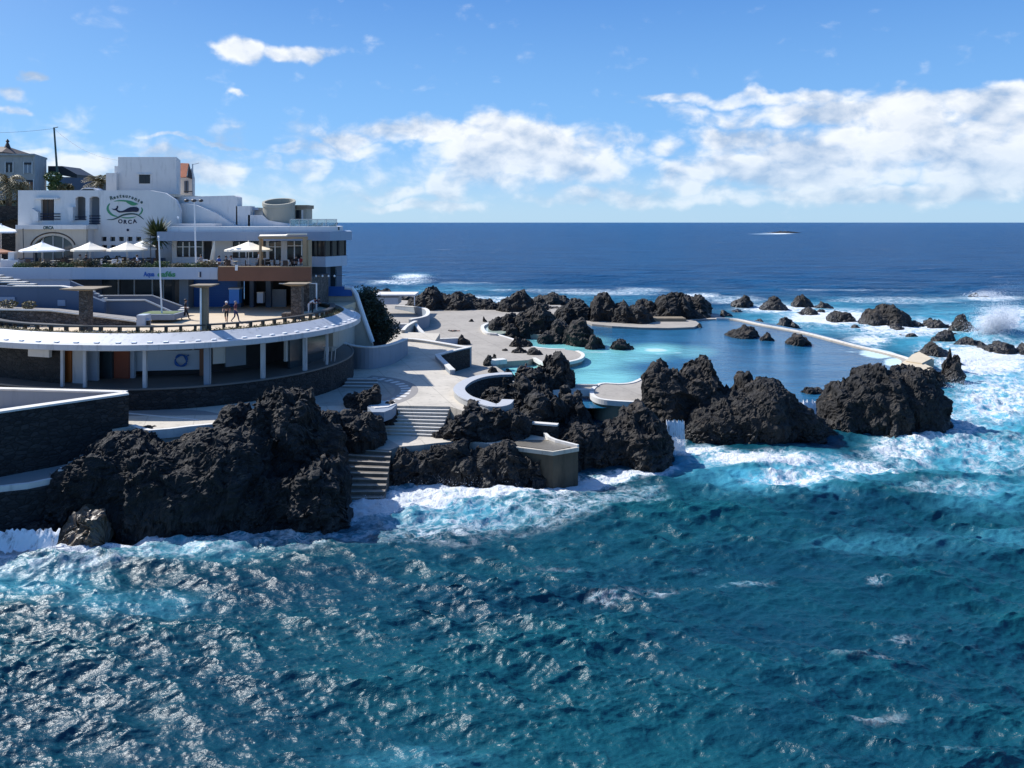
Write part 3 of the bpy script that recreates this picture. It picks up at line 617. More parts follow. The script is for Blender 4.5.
far_rocks = [('low black rock nearest the start of the seawall',718,733,307,316),('dome shaped black rock in foam beyond the seawall start',730,754,293,307),('pointed black rock second along the line beyond the seawall',759,789,294,310),
 ('squat black rock standing behind the pointed one',790,814,292,307),('sloping flat rock beside the squat black rock',812,834,300,309),('rock slab awash below the squat black rock',795,817,305,315),
 ('broad low rock wedge in the white channel',826,857,308,322),('small flat rock before the dome shaped rock',728,745,307,313),('small black rock lying on the seawall',751,766,317,325),
 ('black rock pair perched across the seawall',773,799,314,328),('tiny rock in foam between seawall and outer reef',851,861,323,329),('tiny dark rock behind the pointed rock tail',816,824,306,312),
 ('black rock shelf inside the pool close to the seawall',724,762,324,338),('rock stub beside the shelf inside the pool',758,775,330,341),('lone square black rock inside the deep pool',786,812,331,346),
 ('massive jagged rock of the outer reef',860,912,301,327),('low shoulder rock beside the massive outer reef rock',904,926,316,326),('pyramid rock in the outer reef',925,950,315,328),
 ('tall dark rock beside the breaking wave',951,977,313,332),('stub beside the tall dark rock at the breaking wave',972,986,328,336),('small rock awash below the outer reef',886,905,322,329),('tiny stone awash below the massive reef rock',897,908,330,335),
 ('small round rock awash in the channel',906,918,331,337),('thick black rock heading the long outer bar',930,958,329,343),('knobbly middle rock of the long outer bar',953,986,336,347),
 ('long low rock of the outer bar',980,1018,339,352),('last rock of the outer bar at the picture edge',1014,1044,344,354),('tiny rock between bar and tall dark rock',946,962,331,337),
 ('larger black rock beside the end of the seawall',917,949,343,358),('upright dark rock beyond the seawall platform',943,952,350,371),('blocky rock off the seawall platform',949,962,350,366),('wet rock off the tip of the platform',952,962,356,363),
 ('low rock below the seawall platform',944,962,364,373),('flat wet rock at the foot of the headland tip',936,953,370,378),('black rock joining headland and platform',920,944,369,388),
 ('isolated pointed rock far out in foam',969,978,290,297),('flat rock beside the isolated pointed rock',976,990,292,297)]
for lb,a,b,c,d in far_rocks: srock(lb,a,b,c,d,1.3 if 'inside the' in lb else (1.0 if 'seawall platform' in lb else 0.))
rock('distant dark islet ringed by surf near the horizon', [(760,233.6),(772,232),(785,231),(796,232),(806,233.6)], 1230, 14, 14, z0=-2, res=2.)
# ------------------------------------------------------------------ ground, decks, walls
def gz(px): return 3.7+.6*float(smooth(300,230,np.array(float(px))))
def g(px, py, z=None): return G(px, py, gz(px) if z is None else z)
# promenade and concourse
lp_ = [g(-140,440,4.3),g(60,432,4.3),g(133,428,4.3),g(150,433,4.3),g(190,429,4.3),g(235,424,4.3),(-18.2,51,4.3),(-18.2,98,4.3),(-75,98,4.3)]
struct(MB().prism([p[:2] for p in lp_], .2, 4.3).build('promenade', M['concrete'], local=True))
pts = [(-18.19,51.5,3.7),g(300,419,3.7),g(352,409),g(386,405.5),g(450,406.5),g(470,413),g(482,408),g(464,401),g(457,393),g(463,386),g(480,380),g(452,375),g(436,358),g(470,349.5),g(463,348.5),g(428,343),g(405,340)]
pts += [(-9,88,3.7),(-9,96,3.7),(-18.19,98,3.7)]
struct(MB().prism([p[:2] for p in pts], .2, 3.7).build('concourse', M['concrete'], local=True)).name = 'pavement'
struct(MB().prism([G2(-30,372,4.3),G2(40,385,4.3),G2(95,396,4.3),G2(128,406,4.3),G2(205,411,4.3),G2(225,415,4.3),G2(128,416,4.3),G2(-20,425,4.3)], 4.2, 4.312).build('promenade_painted_shadow', M['path'], local=True)).name = 'path'  # grey sheet laid on the promenade paints in the pavilion's shadow
mb = MB()
for q in ([(128,413.5),(160,416.5),(198,420)],): mb.wall([g(*p)[:2] for p in q], .22, 4.2, 4.33)
struct(mb.build('painted_line', M['kerb'], local=True))
mb = MB(); mb.wall([g(*p)[:2] for p in [(133,427.5),(141,430.5),(150,432.5),(170,431),(190,428.5),(215,426),(238,423.5)]], .3, 3.9, 4.48)
tag(mb.build('edge_kerb', M['kerb']), 'white kerb along the promenade edge above the tall cliff', 'kerb')
# curved paving band with dashes
c0 = (-14.6,62.6); mb = MB(); md = MB()
for i in range(30):
    a0, a1 = rad(-58+i*4.4), rad(-58+(i+1)*4.4)
    q = [(c0[0]+r*math.cos(a), c0[1]+r*1.05*math.sin(a)) for r,a in ((5.0,a0),(6.9,a0),(6.9,a1),(5.0,a1))]
    mb.prism(q, 3.6, 3.704)
    if i%2 == 0:
        a1 = rad(-58+(i+1)*4.4); q = [(c0[0]+r*math.cos(a), c0[1]+r*1.05*math.sin(a)) for r,a in ((5.5,a0),(6.3,a0),(6.3,a1),(5.5,a1))]; md.prism(q, 3.6, 3.708)
struct(mb.build('paved_band', M['path'], local=True)); struct(md.build('painted_dashes', M['kerb'], local=True))
mb = MB(); mb.prism([(c0[0]+5.0*math.cos(rad(-58+i*4.4)), c0[1]+5.25*math.sin(rad(-58+i*4.4))) for i in range(31)]+[(-16.5,68),(-17,58)], 3.6, 3.7035)
struct(mb.build('paved_apron', M['deck'], local=True))
# pool deck
def dk(px,py): return G2(px,py,2.0)
mb = MB(); mb.prism([dk(*p) for p in [(350,352),(470,354),(505,382),(507,378),(497,371),(496,366),(503,361.5),(528,360),(534,358),(546,364),(560,363),(576,360),(582,357.5),(582.5,354),(577,351),(565,349.5),(545,349),(530,346),(512,339),(497,334.5),(500,331),(520,333),(555,336),(575,335),(560,325),(535,318),(555,314),(566,308),(560,305),(520,305.5),(470,304.5),(400,300),(350,300)]], -.5, 2.0)
mb.prism([G2(436,357,2.0),G2(470,349,2.0),G2(520,382,2.0),G2(452,380,2.0)], -.5, 1.99)
struct(mb.build('pool_deck', M['deck'], local=True))
mb = MB(); edge = catmull([(*dk(*p),0) for p in [(534,358),(546,364),(560,363.2),(576,360.3),(582,357.5),(582.5,354),(577,351)]], 5)
mb.wall(edge, .42, 1.72, 2.06); tag(mb.build('jetty_edge', M['kerb']), 'white rim round the curved pool jetty', 'pool edge')
mb = MB(); mb.wall(catmull([(*dk(*p),0) for p in [(497,334.5),(512,339),(530,346),(545,348.5),(565,349.5)]],5), .45, .8, 2.05)
tag(mb.build('pool_edge', M['kerb']), 'thin white rim of the turquoise pool arm below the lava ridge', 'pool edge')
mb = MB(); mb.prism([dk(*p) for p in [(484,328),(490,325),(500,325.5),(508,328),(506,333),(497,335),(487,334)]], 1.8, 2.01)
struct(mb.build('wading_pool_water', mat('pale_water', (.36,.42,.36), .1, .12, .5), local=True)).name = 'water'
mb = MB(); mb.wall(catmull([(*dk(*p),0) for p in [(497,335.5),(487,334.5),(483,331),(483,327.5),(490,324.5),(500,325)]],5), .5, 1.7, 2.3)
mb.wall([dk(500,325.5),dk(509,330)], .5, 1.7, 2.6)
tag(mb.build('wading_pool_rim', M['kerb']), 'pale curved rim of the small wading pool on the deck', 'pool edge')
# far pool deck
fd = lambda px,py,z=1.6: G2(px,py,z)
mb = MB(); mb.prism([fd(*p) for p in [(584,320.5),(600,319.5),(640,318.5),(672,318.5),(696,321),(700,324),(694,327),(668,328),(640,327.5),(612,326),(592,324)]], -.5, 1.6)
struct(mb.build('far_pool_deck', M['deck'], local=True))
mb = MB(); mb.prism([fd(*p) for p in [(640,319.5),(682,319.5),(686,321.5),(640,321.5)]], 1.5, 2.1)
tag(mb.build('deck_step', M['tan']), 'long low concrete step on the far pool deck', 'step')
# seawall
inner = catmull([(*G2(*p,1.6),0) for p in [(640,322),(690,318.8),(715,317.5),(736,318.5),(760,323.5),(803,331.5),(853,344),(888,352),(905,357),(908,361),(898,366)]], 6)
struct_sw = MB()
struct_sw.wall(inner[:-6], 1.35, -1.5, 1.45)
sw = thing('seawall', 'long curved concrete seawall closing the natural pool against the surf', 'seawall', (*inner[20][:2],0))
struct_sw.build('walkway', M['deck'], sw)
mb = MB(); inn2 = [(p[0]-.0,p[1]-.62,0) for p in inner[12:-4]]
mb.wall(inn2, .3, -.5, 1.62); mb.build('edge_kerb', M['kerb'], sw)
mb = MB(); mb.prism([G2(*p,1.7) for p in [(897,366),(908,359),(912,355),(919,352),(934,359.5),(925,364.5),(933,368),(924,373.5),(910,373)]], -1.5, 1.75)
mb.prism([G2(*p,1.75) for p in [(906,362),(912,356),(919,353),(932,359.5),(922,364.5)]], 1.7, 1.9); mb.build('platform', mat('sand_concrete',(.5,.42,.3),.85,.2,.6,dirt=.2), sw)
# round pool platform with footbridge
pp = thing('pool_platform', 'tan stone pool platform with rounded end and white rim', 'platform', (*G2(625,392,1.9),1.0))
pl = catmull([(*G2(*p,1.9),0) for p in [(652,373),(636,382),(622,384.5),(604,384),(597,386),(592,391),(593,396),(600,399.5),(615,401.5),(640,402.5),(662,401)]], 5)
poly = [q[:2] for q in pl]+[G2(680,395,1.9),G2(690,372,1.9)]
MB().prism(poly, -1.5, 1.9).build('base', M['tan'], pp); 
cx_, cy_ = sum(p[0] for p in poly)/len(poly), sum(p[1] for p in poly)/len(poly)
MB().prism([(cx_+(p[0]-cx_)*.93, cy_+(p[1]-cy_)*.93) for p in poly], 1.8, 1.93).build('paving', M['deck'], pp)
MB().wall(pl, .38, 1.55, 2.0).build('rim', M['kerb'], pp)
fb_ = thing('footbridge', 'narrow white footbridge linking the pool platform to the black rock', 'bridge', (*G2(580,389,1.9),1.9))
MB().wall([G2(548,390.5,1.9),G2(565,389.2,1.9),G2(596,389.2,1.9)], 1.3, 1.55, 1.92).build('slab', M['concrete'], fb_)
MB().wall([G2(553,393,1.9),G2(568,391.6,1.9),G2(594,391.8,1.9)], .2, 1.5, 2.15).build('kerb', M['kerb'], fb_)
MB().wall([G2(552,388,1.9),G2(568,386.8,1.9),G2(598,386.9,1.9)], .2, 1.5, 2.15).build('kerb', M['kerb'], fb_)
# landing, basin, concrete block
mb = MB(); L = [(372,440),(382,434.5),(436,437),(505,437),(520,432.5),(558,440),(576,447.5),(553,452),(507,446),(460,441),(436,443),(420,445),(400,446.5),(386,445.5)]
mb.prism([G2(*p,2.05) for p in L], .0, 2.05); struct(mb.build('landing', M['concrete'], local=True))
cb = thing('concrete_block', 'square corner of tan concrete dropping into the surf below the landing', 'wall', (*G2(552,452,2.05),0))
mb = MB(); mb.prism([G2(505,446.5,2.08),G2(553,452.6,2.08),G2(578,448,2.08),G2(556,440,2.08),G2(510,440,2.08)], -2., 2.08); mb.build('body', M['blocktan'], cb)
MB().prism([G2(516,440,2.11),G2(556,441,2.11),G2(570,447,2.11),G2(553,450.5,2.11),G2(514,445,2.11)], 1.9, 2.11).build('wet_floor', mat('wet_concrete',(.17,.155,.13),.25,.3,.7), cb)
MB().wall([G2(545,436,2.05),G2(549,440,2.05),G2(556,443,2.05),G2(578,448.4,2.05)], .22, 1.9, 2.3).build('coping', M['kerb'], cb)
MB().wall([G2(507,446.5,2.10),G2(553,452.4,2.10),G2(578,448,2.10)], .22, 1.9, 2.17).build('rim', M['concrete'], cb)
bw = thing('basin_wall', 'small dark basin wall with white coping beside the concrete block', 'wall', G(540,434,2.05))
MB().wall([G2(522,433,2.05),G2(558,436,2.05)], .35, 1.8, 2.8).build('face', M['stone'], bw); MB().wall([G2(522,433,2.05),G2(558,436,2.05)], .5, 2.8, 2.92).build('coping', M['kerb'], bw)
# steps
def steps(label, tl, tr, bl, br, z1, z0, n, m, name='stone_steps', nose='kerb'):
    o = thing(name, label, 'steps', (*((Vector(bl)+Vector(br))/2),z0)); mb = MB(); mn = MB()
    tl,tr,bl,br = map(Vector,(tl,tr,bl,br))
    for i in range(n):
        a, b = i/n, (i+1)/n; z = z1-(z1-z0)*(i+1)/(n+1)
        q = [tl.lerp(bl,a), tr.lerp(br,a), tr.lerp(br,b), tl.lerp(bl,b)]
        mb.prism([tuple(p) for p in q], z0-1.2, z)
        d = (bl-tl).normalized()*.10; mn.prism([tuple(p) for p in (q[3]-d*1.2, q[2]-d*1.2, q[2]+d*.3, q[3]+d*.3)], z-.04, z+.006)
    mb.build('treads', m, o); mn.build('nosing', M[nose], o); return o
steps('wide flight of pale concrete steps from concourse to lower landing', G2(386,405.5,3.7), G2(450,406.5,3.7), G2(378,434.5,2.05), G2(440,437,2.05), 3.7, 2.0, 8, M['concrete'])
steps('worn stone steps leading down into the sea between black rocks', G2(352,446,2.05), G2(392,449,2.05), G2(335,500,.2), G2(384,499,.2), 2.2, .1, 9, mat('worn_step',(.12,.105,.085),.7,.4,1.2,.3,5,dirt=.7), nose='deck')
struct(MB().prism([G2(345,440,2.05),G2(380,434.5,2.05),G2(400,446,2.05),G2(390,450,2.05),G2(350,447,2.05)], 0, 2.054).build('stair_landing', M['deck'], local=True)).name = 'landing'
lg = thing('white_ledge', 'curved white ledge beside the head of the concourse steps', 'ledge', G(382,408,3.7))
MB().prism([G2(*p,4.0) for p in [(366,405),(372,402),(380,401),(391,402),(397,404),(392,409),(384,412),(372,412)]], 3.3, 4.0).build('body', M['wallgrey'], lg)
MB().prism([G2(*p,4.05) for p in [(366,404.6),(372,401.6),(380,400.6),(391,401.6),(396,403.6),(388,407),(375,408)]], 3.98, 4.06).build('top', M['kerb'], lg)
# low white walls
M['bench'] = mat('bench_top',(.36,.37,.385),.8,.1,.6,dirt=.2)
def lowwall(name, label, pix, z, th, h, m, cap=None, hs=None, zb=None):
    p = catmull([(*G2(x,y,z),0) for x,y in pix], 6); o = thing(name, label, 'wall', (*p[len(p)//2][:2],z))
    hh = [z+h]*len(p) if hs is None else [z+v for v in np.interp(np.linspace(0,1,len(p)), np.linspace(0,1,len(hs)), hs)]
    MB().wall(p, th, (z-.6) if zb is None else zb, hh).build('face', m, o)
    MB().wall(p, th+.08, [q-.0 for q in hh], [q+.09 for q in hh]).build('coping', cap or M['kerb'], o); return o
lowwall('curved_wall', 'tall curved blue grey wall with pale coping beside the pavilion', [(332,352),(338,361),(350,367),(369,368.8),(386,365.5),(398,360),(405.5,354.5)], 3.7, .5, 2.0, M['wallgrey'], hs=[2.15,2.1,2.05,1.95,1.8,1.6], zb=3.2)
sb = lowwall('curved_bench_wall', 'sinuous pale bench wall hugging the black lava', [(512,379),(497,379.5),(480,382),(466,387.5),(459,395),(466,403),(482,408.5),(494,412),(504,410.5),(508,406)], 3.7, .85, .42, mat('bench_render',(.33,.33,.32),.8,.1,.6,dirt=.2), zb=1.2, cap=M['bench'])
_p = [Vector(q[:2]) for q in catmull([(*G2(x,y,3.7),0) for x,y in [(512,379),(497,379.5),(480,382),(466,387.5),(459,395),(466,403),(482,408.5),(494,412)]], 6)]
_q = []
for i in range(len(_p)): tt_ = (_p[min(i+1,len(_p)-1)]-_p[max(i-1,0)]).normalized(); _q.append(_p[i]+Vector((-tt_.y,tt_.x))*.50)
MB().wall([tuple(v) for v in _q], .1, .8, 4.0).build('inner_face', M['stone'], sb)
vw = lowwall('stairwell_wall', 'V shaped parapet wall round the dark stairwell', [(470,350.5),(455,354),(440,358),(438,359.5),(445,367),(452.5,374.5)], 3.7, .45, .35, M['wallgrey'], zb=1.6)
MB().prism([G2(442,358.5,3.7),G2(470,351.2,3.7),G2(470,350.9,3.7),G2(441,358,3.7)], 1.9, 3.98).build('inner_face', M['stone'], vw)
lowwall('stepped_bench', 'long pale wall curving from the blue grey wall to the stairwell', [(405,341),(418,342),(430,343.6),(450,347),(464,349.5),(470,350)], 3.7, .5, .25, M['wallgrey'], zb=1.9)
lowwall('deck_wall', 'curved blue grey wall with pale top on the upper pool deck', [(396,309),(412,312),(424,317),(428,323),(425,328),(410,331)], 2.0, .5, 1.55, M['wallgrey'], hs=[.5,.9,1.4,1.75,1.7,1.6])
lowwall('deck_parapet', 'low straight white parapet in the middle of the upper pool deck', [(414,336),(430,344),(458,344)], 2.0, .4, 1.0, M['bluewhite'], hs=[1.9,.7,.7])
lowwall('deck_bench', 'short white bench wall next to the vegetated mound', [(388,329),(400,328.5),(410,328.5)], 2.0, .5, .6, M['bluewhite'])
lowwall('arched_wall', 'low tan wall arching up behind the blue grey wall', [(403,345),(407,340),(413,336),(416,334.5)], 2.2, .4, 1.8, M['cream'])
pb = thing('pool_building', 'small blue and white pool structure at the far end of the deck', 'building', (*G2(394,305,2.0),2.0))
MB().fb(377,297.5,398,304.5,128,4).build('wall', M['bluewhite'], pb); MB().fb(374,294.5,415,296.2,127.6,5).build('roof', M['white'], pb)
for x in (376,414): MB().fb(x,296,x+.9,305.5,127.4,.15).build('post', M['whitemetal'], pb)
hb = thing('hut', 'white block beside the dark stones at the paddling pool', 'block', G(494,364,2.0)); MB().obox((*G2(496,364,2.0),2.25), 1.1,.5,.25,.5).build('body', M['kerb'], hb); hb.name = 'white_block'
# sloping beige wall and mound
sw2 = thing('sloping_wall', 'tall beige retaining wall with slanted white coping below the terrace', 'wall', (*P(350,345,80)[:2],3.7))
MB().xzprism([(XY(x,80),ZY(y,80)) for x,y in [(300,290),(352,290),(355,296),(372.5,345),(372.5,352),(300,352)]], 80, 80.6).build('face', M['cream'], sw2)
MB().tube([P(345,287.5,79.9),P(352,288.3,79.9),P(356,294,79.9),P(364,318,79.9),P(372.5,342,79.9)], .24, 8).build('coping', M['whitemetal'], sw2)
MB().wall([(-19.5,79.8),(-16.6,79.8)], .1, 9.9, 10.9).build('blue_rail', M['blue'], sw2)

def leaves(mb, c, r, n, size, rnd, flat=.5):
    for _ in range(n):
        while True:
            d = Vector((rnd.uniform(-1,1),rnd.uniform(-1,1),rnd.uniform(-1,1)))
            if .25 < d.length < 1: break
        d = d.normalized()*(d.length**.35)
        p = Vector((c[0]+d.x*r[0], c[1]+d.y*r[1], c[2]+d.z*r[2]))
        a = Vector((rnd.uniform(-1,1),rnd.uniform(-1,1),rnd.uniform(-.6,1))).normalized(); b = a.cross(Vector((rnd.uniform(-1,1),rnd.uniform(-1,1),rnd.uniform(-1,1)))).normalized()
        s = size*rnd.uniform(.6,1.4); mb.add([p-a*s, p-b*s*.45, p+a*s, p+b*s*.45], [(0,1,2,3)])
rnd = random.Random(4)
vm_ = thing('hillside_shrub', 'dark evergreen mound of shrubs tumbling down beside the sloping beige wall', 'shrub', (*P(375,340,84)[:2],2))
mb = MB()
for i in range(70):
    u = rnd.random(); y = 292+u*44; x0 = 358+u*16; x1 = 372+u*22 if u<.75 else 394
    Y = 84+rnd.uniform(-1.,1.5); leaves(mb, P(rnd.uniform(x0,x1), y, Y), (1.,1.,.8), 130, .15, rnd)
mb.build('foliage', M['leafdark'], vm_)
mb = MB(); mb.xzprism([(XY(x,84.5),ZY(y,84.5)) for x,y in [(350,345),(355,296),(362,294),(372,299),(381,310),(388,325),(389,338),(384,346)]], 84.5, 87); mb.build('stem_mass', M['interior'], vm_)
# dark stone wall in front of the promenade
fw = thing('stone_wall', 'dark basalt masonry wall with white coping standing above the lower path', 'wall', (-27,48,2.5))
A_, B_ = Vector((-25.15,50.2)), Vector((-30.4,45.3)); d_ = (B_-A_).normalized(); C_ = A_+d_*30
MB().wall([A_,B_,C_], .6, 1.5, 6.35).build('face', M['stone'], fw); MB().wall([A_,B_,C_], .7, 6.35, 6.47).build('coping', M['kerb'], fw)
D_ = Vector((-35,51.6)); MB().wall([A_+Vector((-.3,.3)),D_], .4, 4.0, 6.36).build('rear_face', M['wallgrey'], fw); MB().wall([A_+Vector((-.25,.3)),D_], .5, 6.36, 6.47).build('rear_coping', M['kerb'], fw)
struct(MB().prism([(-25.4,50.3),(-35,51.9),(-52,51),(C_.x,C_.y)], 3, 5.1).build('small_terrace', M['plaza'], local=True)).name = 'terrace'
struct(MB().prism([G2(-160,492,2.6),G2(0,487.5,2.6),G2(28,485,2.6),G2(62,477.5,2.6),G2(68,470,2.6),(-25.5,51),(-31,45.5),(-50,28)], -1.5, 2.6).build('lower_path', M['path'], local=True))
kb = MB(); kb.wall([G2(-160,493,2.6),G2(0,488,2.6),G2(28,485,2.6),G2(62,478,2.6)], .25, 2.4, 2.72); tag(kb.build('path_kerb', M['kerb']), 'thin white kerb on the lower path below the basalt wall', 'kerb')
kw = MB(); kw.obox((*G2(63,477,2.6),2.75), .2,.3,.35,.3); tag(kw.build('kerb_post', M['kerb']), 'small white stub at the end of the lower path kerb', 'post')
qw = thing('quay_wall', 'dark stone quay wall dropping to the sea under the lower path', 'wall', (*G2(0,488,2.6),-1)); MB().wall([G2(-160,493.6,2.6),G2(0,488.6,2.6),G2(28,485.6,2.6),G2(64,478.5,2.6)], .4, -2, 2.38).build('face', M['stone'], qw)
rs_ = MB(); p0 = Vector(G2(62,473,2.6)); p1 = Vector((-24.9,50.6))
for i in range(14):
    f = i/13; q = p0.lerp(p1,f); rs_.obox((q.x+.3,q.y+.1,2.6+f*1.2), .9,.32,.14, .75)
tag(rs_.build('rough_steps', M['path']), 'rough dark steps climbing beside the basalt wall end', 'steps')
rock('brown rounded boulder beside the little waterfall at the waterline', [(58,545),(63,526),(74,517),(90,517),(99,524),(104,542)], 42.2, .7, 1.6, jag=.2, m='brownrock')
rock('rock sill under the little waterfall at the quay wall', [(-50,548),(-30,530),(0,528),(30,527),(55,529),(64,546)], 43.1, .9, 1.4, amp=.6)
# waterfall and spray
m, t = newmat('falling_water'); pos = t.n('ShaderNodeNewGeometry').outputs['Position']
a_ = t.ss(.22,.52,t.noise(t.vm('MULTIPLY', pos, (2.6,2.6,.8)), 1.2, 6, .7)); bs = t.princ((.78,.8,.82), .7); tr = t.n('ShaderNodeBsdfTransparent').outputs[0]
mx = t.n('ShaderNodeMixShader'); t.l(t.m('MULTIPLY',a_,.9), mx.inputs[0]); t.l(tr, mx.inputs[1]); t.l(bs, mx.inputs[2]); t.out(mx.outputs[0]); M['fall'] = m
def fall(label, x0, x1, y0, y1, Y):
    mb = MB(); n = 26; v = []; r = random.Random(int(x0))
    for j in range(8):
        f = j/7
        for i in range(n+1):
            x = XY(x0+(x1-x0)*i/n, Y); v.append((x, Y-.55*f**.7+.05*math.sin(i*2.1+j), ZY(y0+(y1-y0)*f, Y)+(.16*r.uniform(-1,1) if j in (0,7) else 0)))
    mb.add(v, [(j*(n+1)+i, j*(n+1)+i+1, (j+1)*(n+1)+i+1, (j+1)*(n+1)+i) for j in range(7) for i in range(n)])
    stuff(mb.build('waterfall', M['fall'], smooth=True), label, 'waterfall')
fall('white curtain of water running off the quay sill', -6, 61, 530, 548, 41.6)
fall('thin white trickle running down the cliff beside the rounded black slab', 202.5, 206, 497, 524, 43.6)
fall('white water pouring through the gap between two dark rocks', 666, 684, 421, 452, 58.)
fall('white overflow spilling over the pool lip between dome and headland rocks', 799, 815, 401, 418, 67.2)
def spray(label, px, py, Y, rx, rz, n, r):
    mb = MB()
    for _ in range(n):
        a = r.gauss(0,.45); b = abs(r.gauss(0,.5)); x0 = P(px,py,Y); s = r.uniform(.018,.075)*(1.3-min(b,1)*.8)*Y/110
        c = Vector((x0[0]+a*rx+b*rx*.25, Y+r.gauss(0,.8), max(.1,.2+b*rz))); k = [Vector((r.uniform(-1,1),r.uniform(-1,1),r.uniform(-1,1)))*s for _ in range(4)]
        mb.add([c+q for q in k], [(0,1,2),(0,2,3),(0,3,1),(1,3,2)])
    stuff(mb.build('spray', M['foamw']), label, 'sea spray')
m, t = newmat('white_spray'); tr = t.n('ShaderNodeBsdfTranslucent'); tr.inputs[0].default_value=(.85,.87,.9,1); mx = t.n('ShaderNodeMixShader'); mx.inputs[0].default_value=.5; t.l(t.princ((.85,.87,.9),.7), mx.inputs[1]); t.l(tr.outputs[0], mx.inputs[2]); t.out(mx.outputs[0]); M['foamw'] = m
r_ = random.Random(8)
spray('plume of white spray thrown up by the breaking wave at the outer reef', 996,333,116, 3.8, 6.0, 34000, r_)
spray('splash of white spray behind the distant foam line at the far ridge', 412,279,225, 6, 2.5, 1800, r_)
spray('spray bursting round the isolated pointed rock', 984,296.5,180, 4, 1.6, 2500, r_)
spray('white splash against the foot of the long front ledge', 455,481,51.9, 4, .7, 1500, r_)
spray('white splash in the foam below the sea steps', 385,500,47.4, 2.4, .5, 500, r_)
spray('white splash beside the upright rock off the platform', 960,368,81, 2., .9, 800, r_)
# ------------------------------------------------------------------ round pavilion
PC = (-27.5,67.4); WARP = 1.45
def circ(px, R):
    k = (px-CX)/F
    for s in (1., WARP):
        A = (k/s)**2+1; B = -2*(k*PC[0]/s**2+PC[1]); C = (PC[0]/s)**2+PC[1]**2-R*R; D = B*B-4*A*C
        Y = (-B-math.sqrt(max(D,0)))/(2*A)
        if (k*Y >= PC[0]) == (s == 1.): break
    return (k*Y, Y)
def wx(x): return x if x >= PC[0] else PC[0]+(x-PC[0])*WARP
def wrp(mb): mb.v = [(wx(x),y,z) for x,y,z in mb.v]; return mb
pv = thing('round_pavilion', 'round single storey pavilion with white canopy and black stone base', 'pavilion', (*PC,4))
cc = (*PC,0)
wrp(MB().lathe([(12.2,2.8),(13.35,2.8),(13.3,5.72),(12.0,5.72)], cc, 96)).build('base_wall', M['stone'], pv)
wrp(MB().lathe([(0.1,5.74),(13.36,5.74),(13.36,5.86),(13.2,5.86),(13.2,5.80),(0.1,5.80)], cc, 96)).build('floor', mat('dark_floor',(.11,.11,.105),.6,.2,.6), pv)
wrp(MB().lathe([(8.0,8.60),(13.9,8.60),(13.95,8.64),(13.95,9.02),(13.8,9.06),(13.55,9.09),(12.5,9.62),(12.4,9.62),(12.4,9.3)], cc, 128)).build('canopy', M['rimwhite'], pv, smooth=False)
for i in range(46):
    a = -math.pi+math.pi*1.12*i/45; MB().obox((wx(PC[0]+13.42*math.cos(a)), PC[1]+13.42*math.sin(a), 9.14), .22,.16,.03, a).build('skylight', M['whitecanvas'], pv)
for px, w in ((145,.12),(207.5,.2),(205.4,.06),(209.8,.06),(263,.15),(305,.15),(327,.09),(62.5,.10),(85,.10)):
    x, y = circ(px, 12.75); MB().box(x-w,y-w,5.8,x+w,y+w,8.62).build('column', M['rimwhite'] if w != .2 else M['wallgrey'], pv)
# inside: inner ring wall of facade panels
def panel(name, p0, p1, R, z0, z1, m, parent=pv, d=.25):
    a, b = Vector(circ(p0,R)), Vector(circ(p1,R)); n = Vector((-(b-a).y,(b-a).x)).normalized()*d
    return MB().prism([tuple(a),tuple(b),tuple(b+n),tuple(a+n)], z0, z1).build(name, m, parent)
wrp(MB().lathe([(8.0,5.8),(8.0,8.62)], cc, 64)).build('core_wall', M['interior'], pv)
panel('wall_panel', -60, 62, 12.0, 5.8, 8.62, M['stone'])
panel('sign_board', 28, 49, 12.35, 7.75, 8.4, M['white'])
panel('door', 63, 71, 11.4, 5.8, 8.6, M['orange']); panel('wall_panel', 72.5, 83, 11.6, 5.8, 8.62, M['rimwhite']); panel('wall_panel', 84, 97, 10.6, 5.8, 8.62, M['bluewhite'])
panel('glass_wall', 97, 112, 9.8, 5.8, 8.6, M['shopglass']); dd = panel('door', 111.5, 128.5, 9.6, 5.8, 8.6, M['red'])
wp = panel('wall_panel', 128.5, 134, 9.4, 5.8, 8.6, M['bluewhite']); panel('counter_wall', 134, 199.5, 9.0, 6.25, 7.75, M['bluewhite']); panel('dark_band', 134, 200, 8.8, 7.75, 8.6, M['interior'])
panel('wall_panel', 192, 199.5, 8.7, 7.7, 8.55, M['white']); panel('wall_panel', 199.5, 205, 9.2, 5.8, 8.6, M['brown'])
panel('counter_wall', 213, 226, 9.1, 6.6, 7.9, M['white']); panel('wall_panel', 226, 246, 9.2, 6.3, 8.5, M['wallgrey']); panel('wall_panel', 286, 290, 11.0, 6.4, 8.6, M['white'])
for a,b in ((290,304),(306,326)): panel('glass_wall', a, b, 11.2, 5.8, 8.6, M['shopglass'])
# ring emblem on the counter wall
c = Vector(circ(181.5,8.93)); mb = MB(); n = 26
nx = (Vector(circ(199.5,9.0))-Vector(circ(134,9.0))).normalized(); ny = Vector((nx.y,-nx.x))
pts = [(c.x+nx.x*.42*math.cos(2*math.pi*i/n)+ny.x*.12, c.y+nx.y*.42*math.cos(2*math.pi*i/n)+ny.y*.12, 7.02+.42*math.sin(2*math.pi*i/n)) for i in range(n+1)]
mb.tube(pts, [.085+.03*math.sin(i*.9) for i in range(n+1)], 6, cap=False); mb.tube([pts[3],(pts[3][0]+nx.x*.25,pts[3][1]+nx.y*.25,pts[3][2]+.12)], .05, 6); mb.build('ring_emblem', M['signblue'], pv)
# steps beside the base
steps('three low stone steps beside the round pavilion base', (-14.0,66.0),(-11.6,66.0),(-14.2,64.4),(-11.2,64.2), 4.4, 3.7, 3, M['path'])
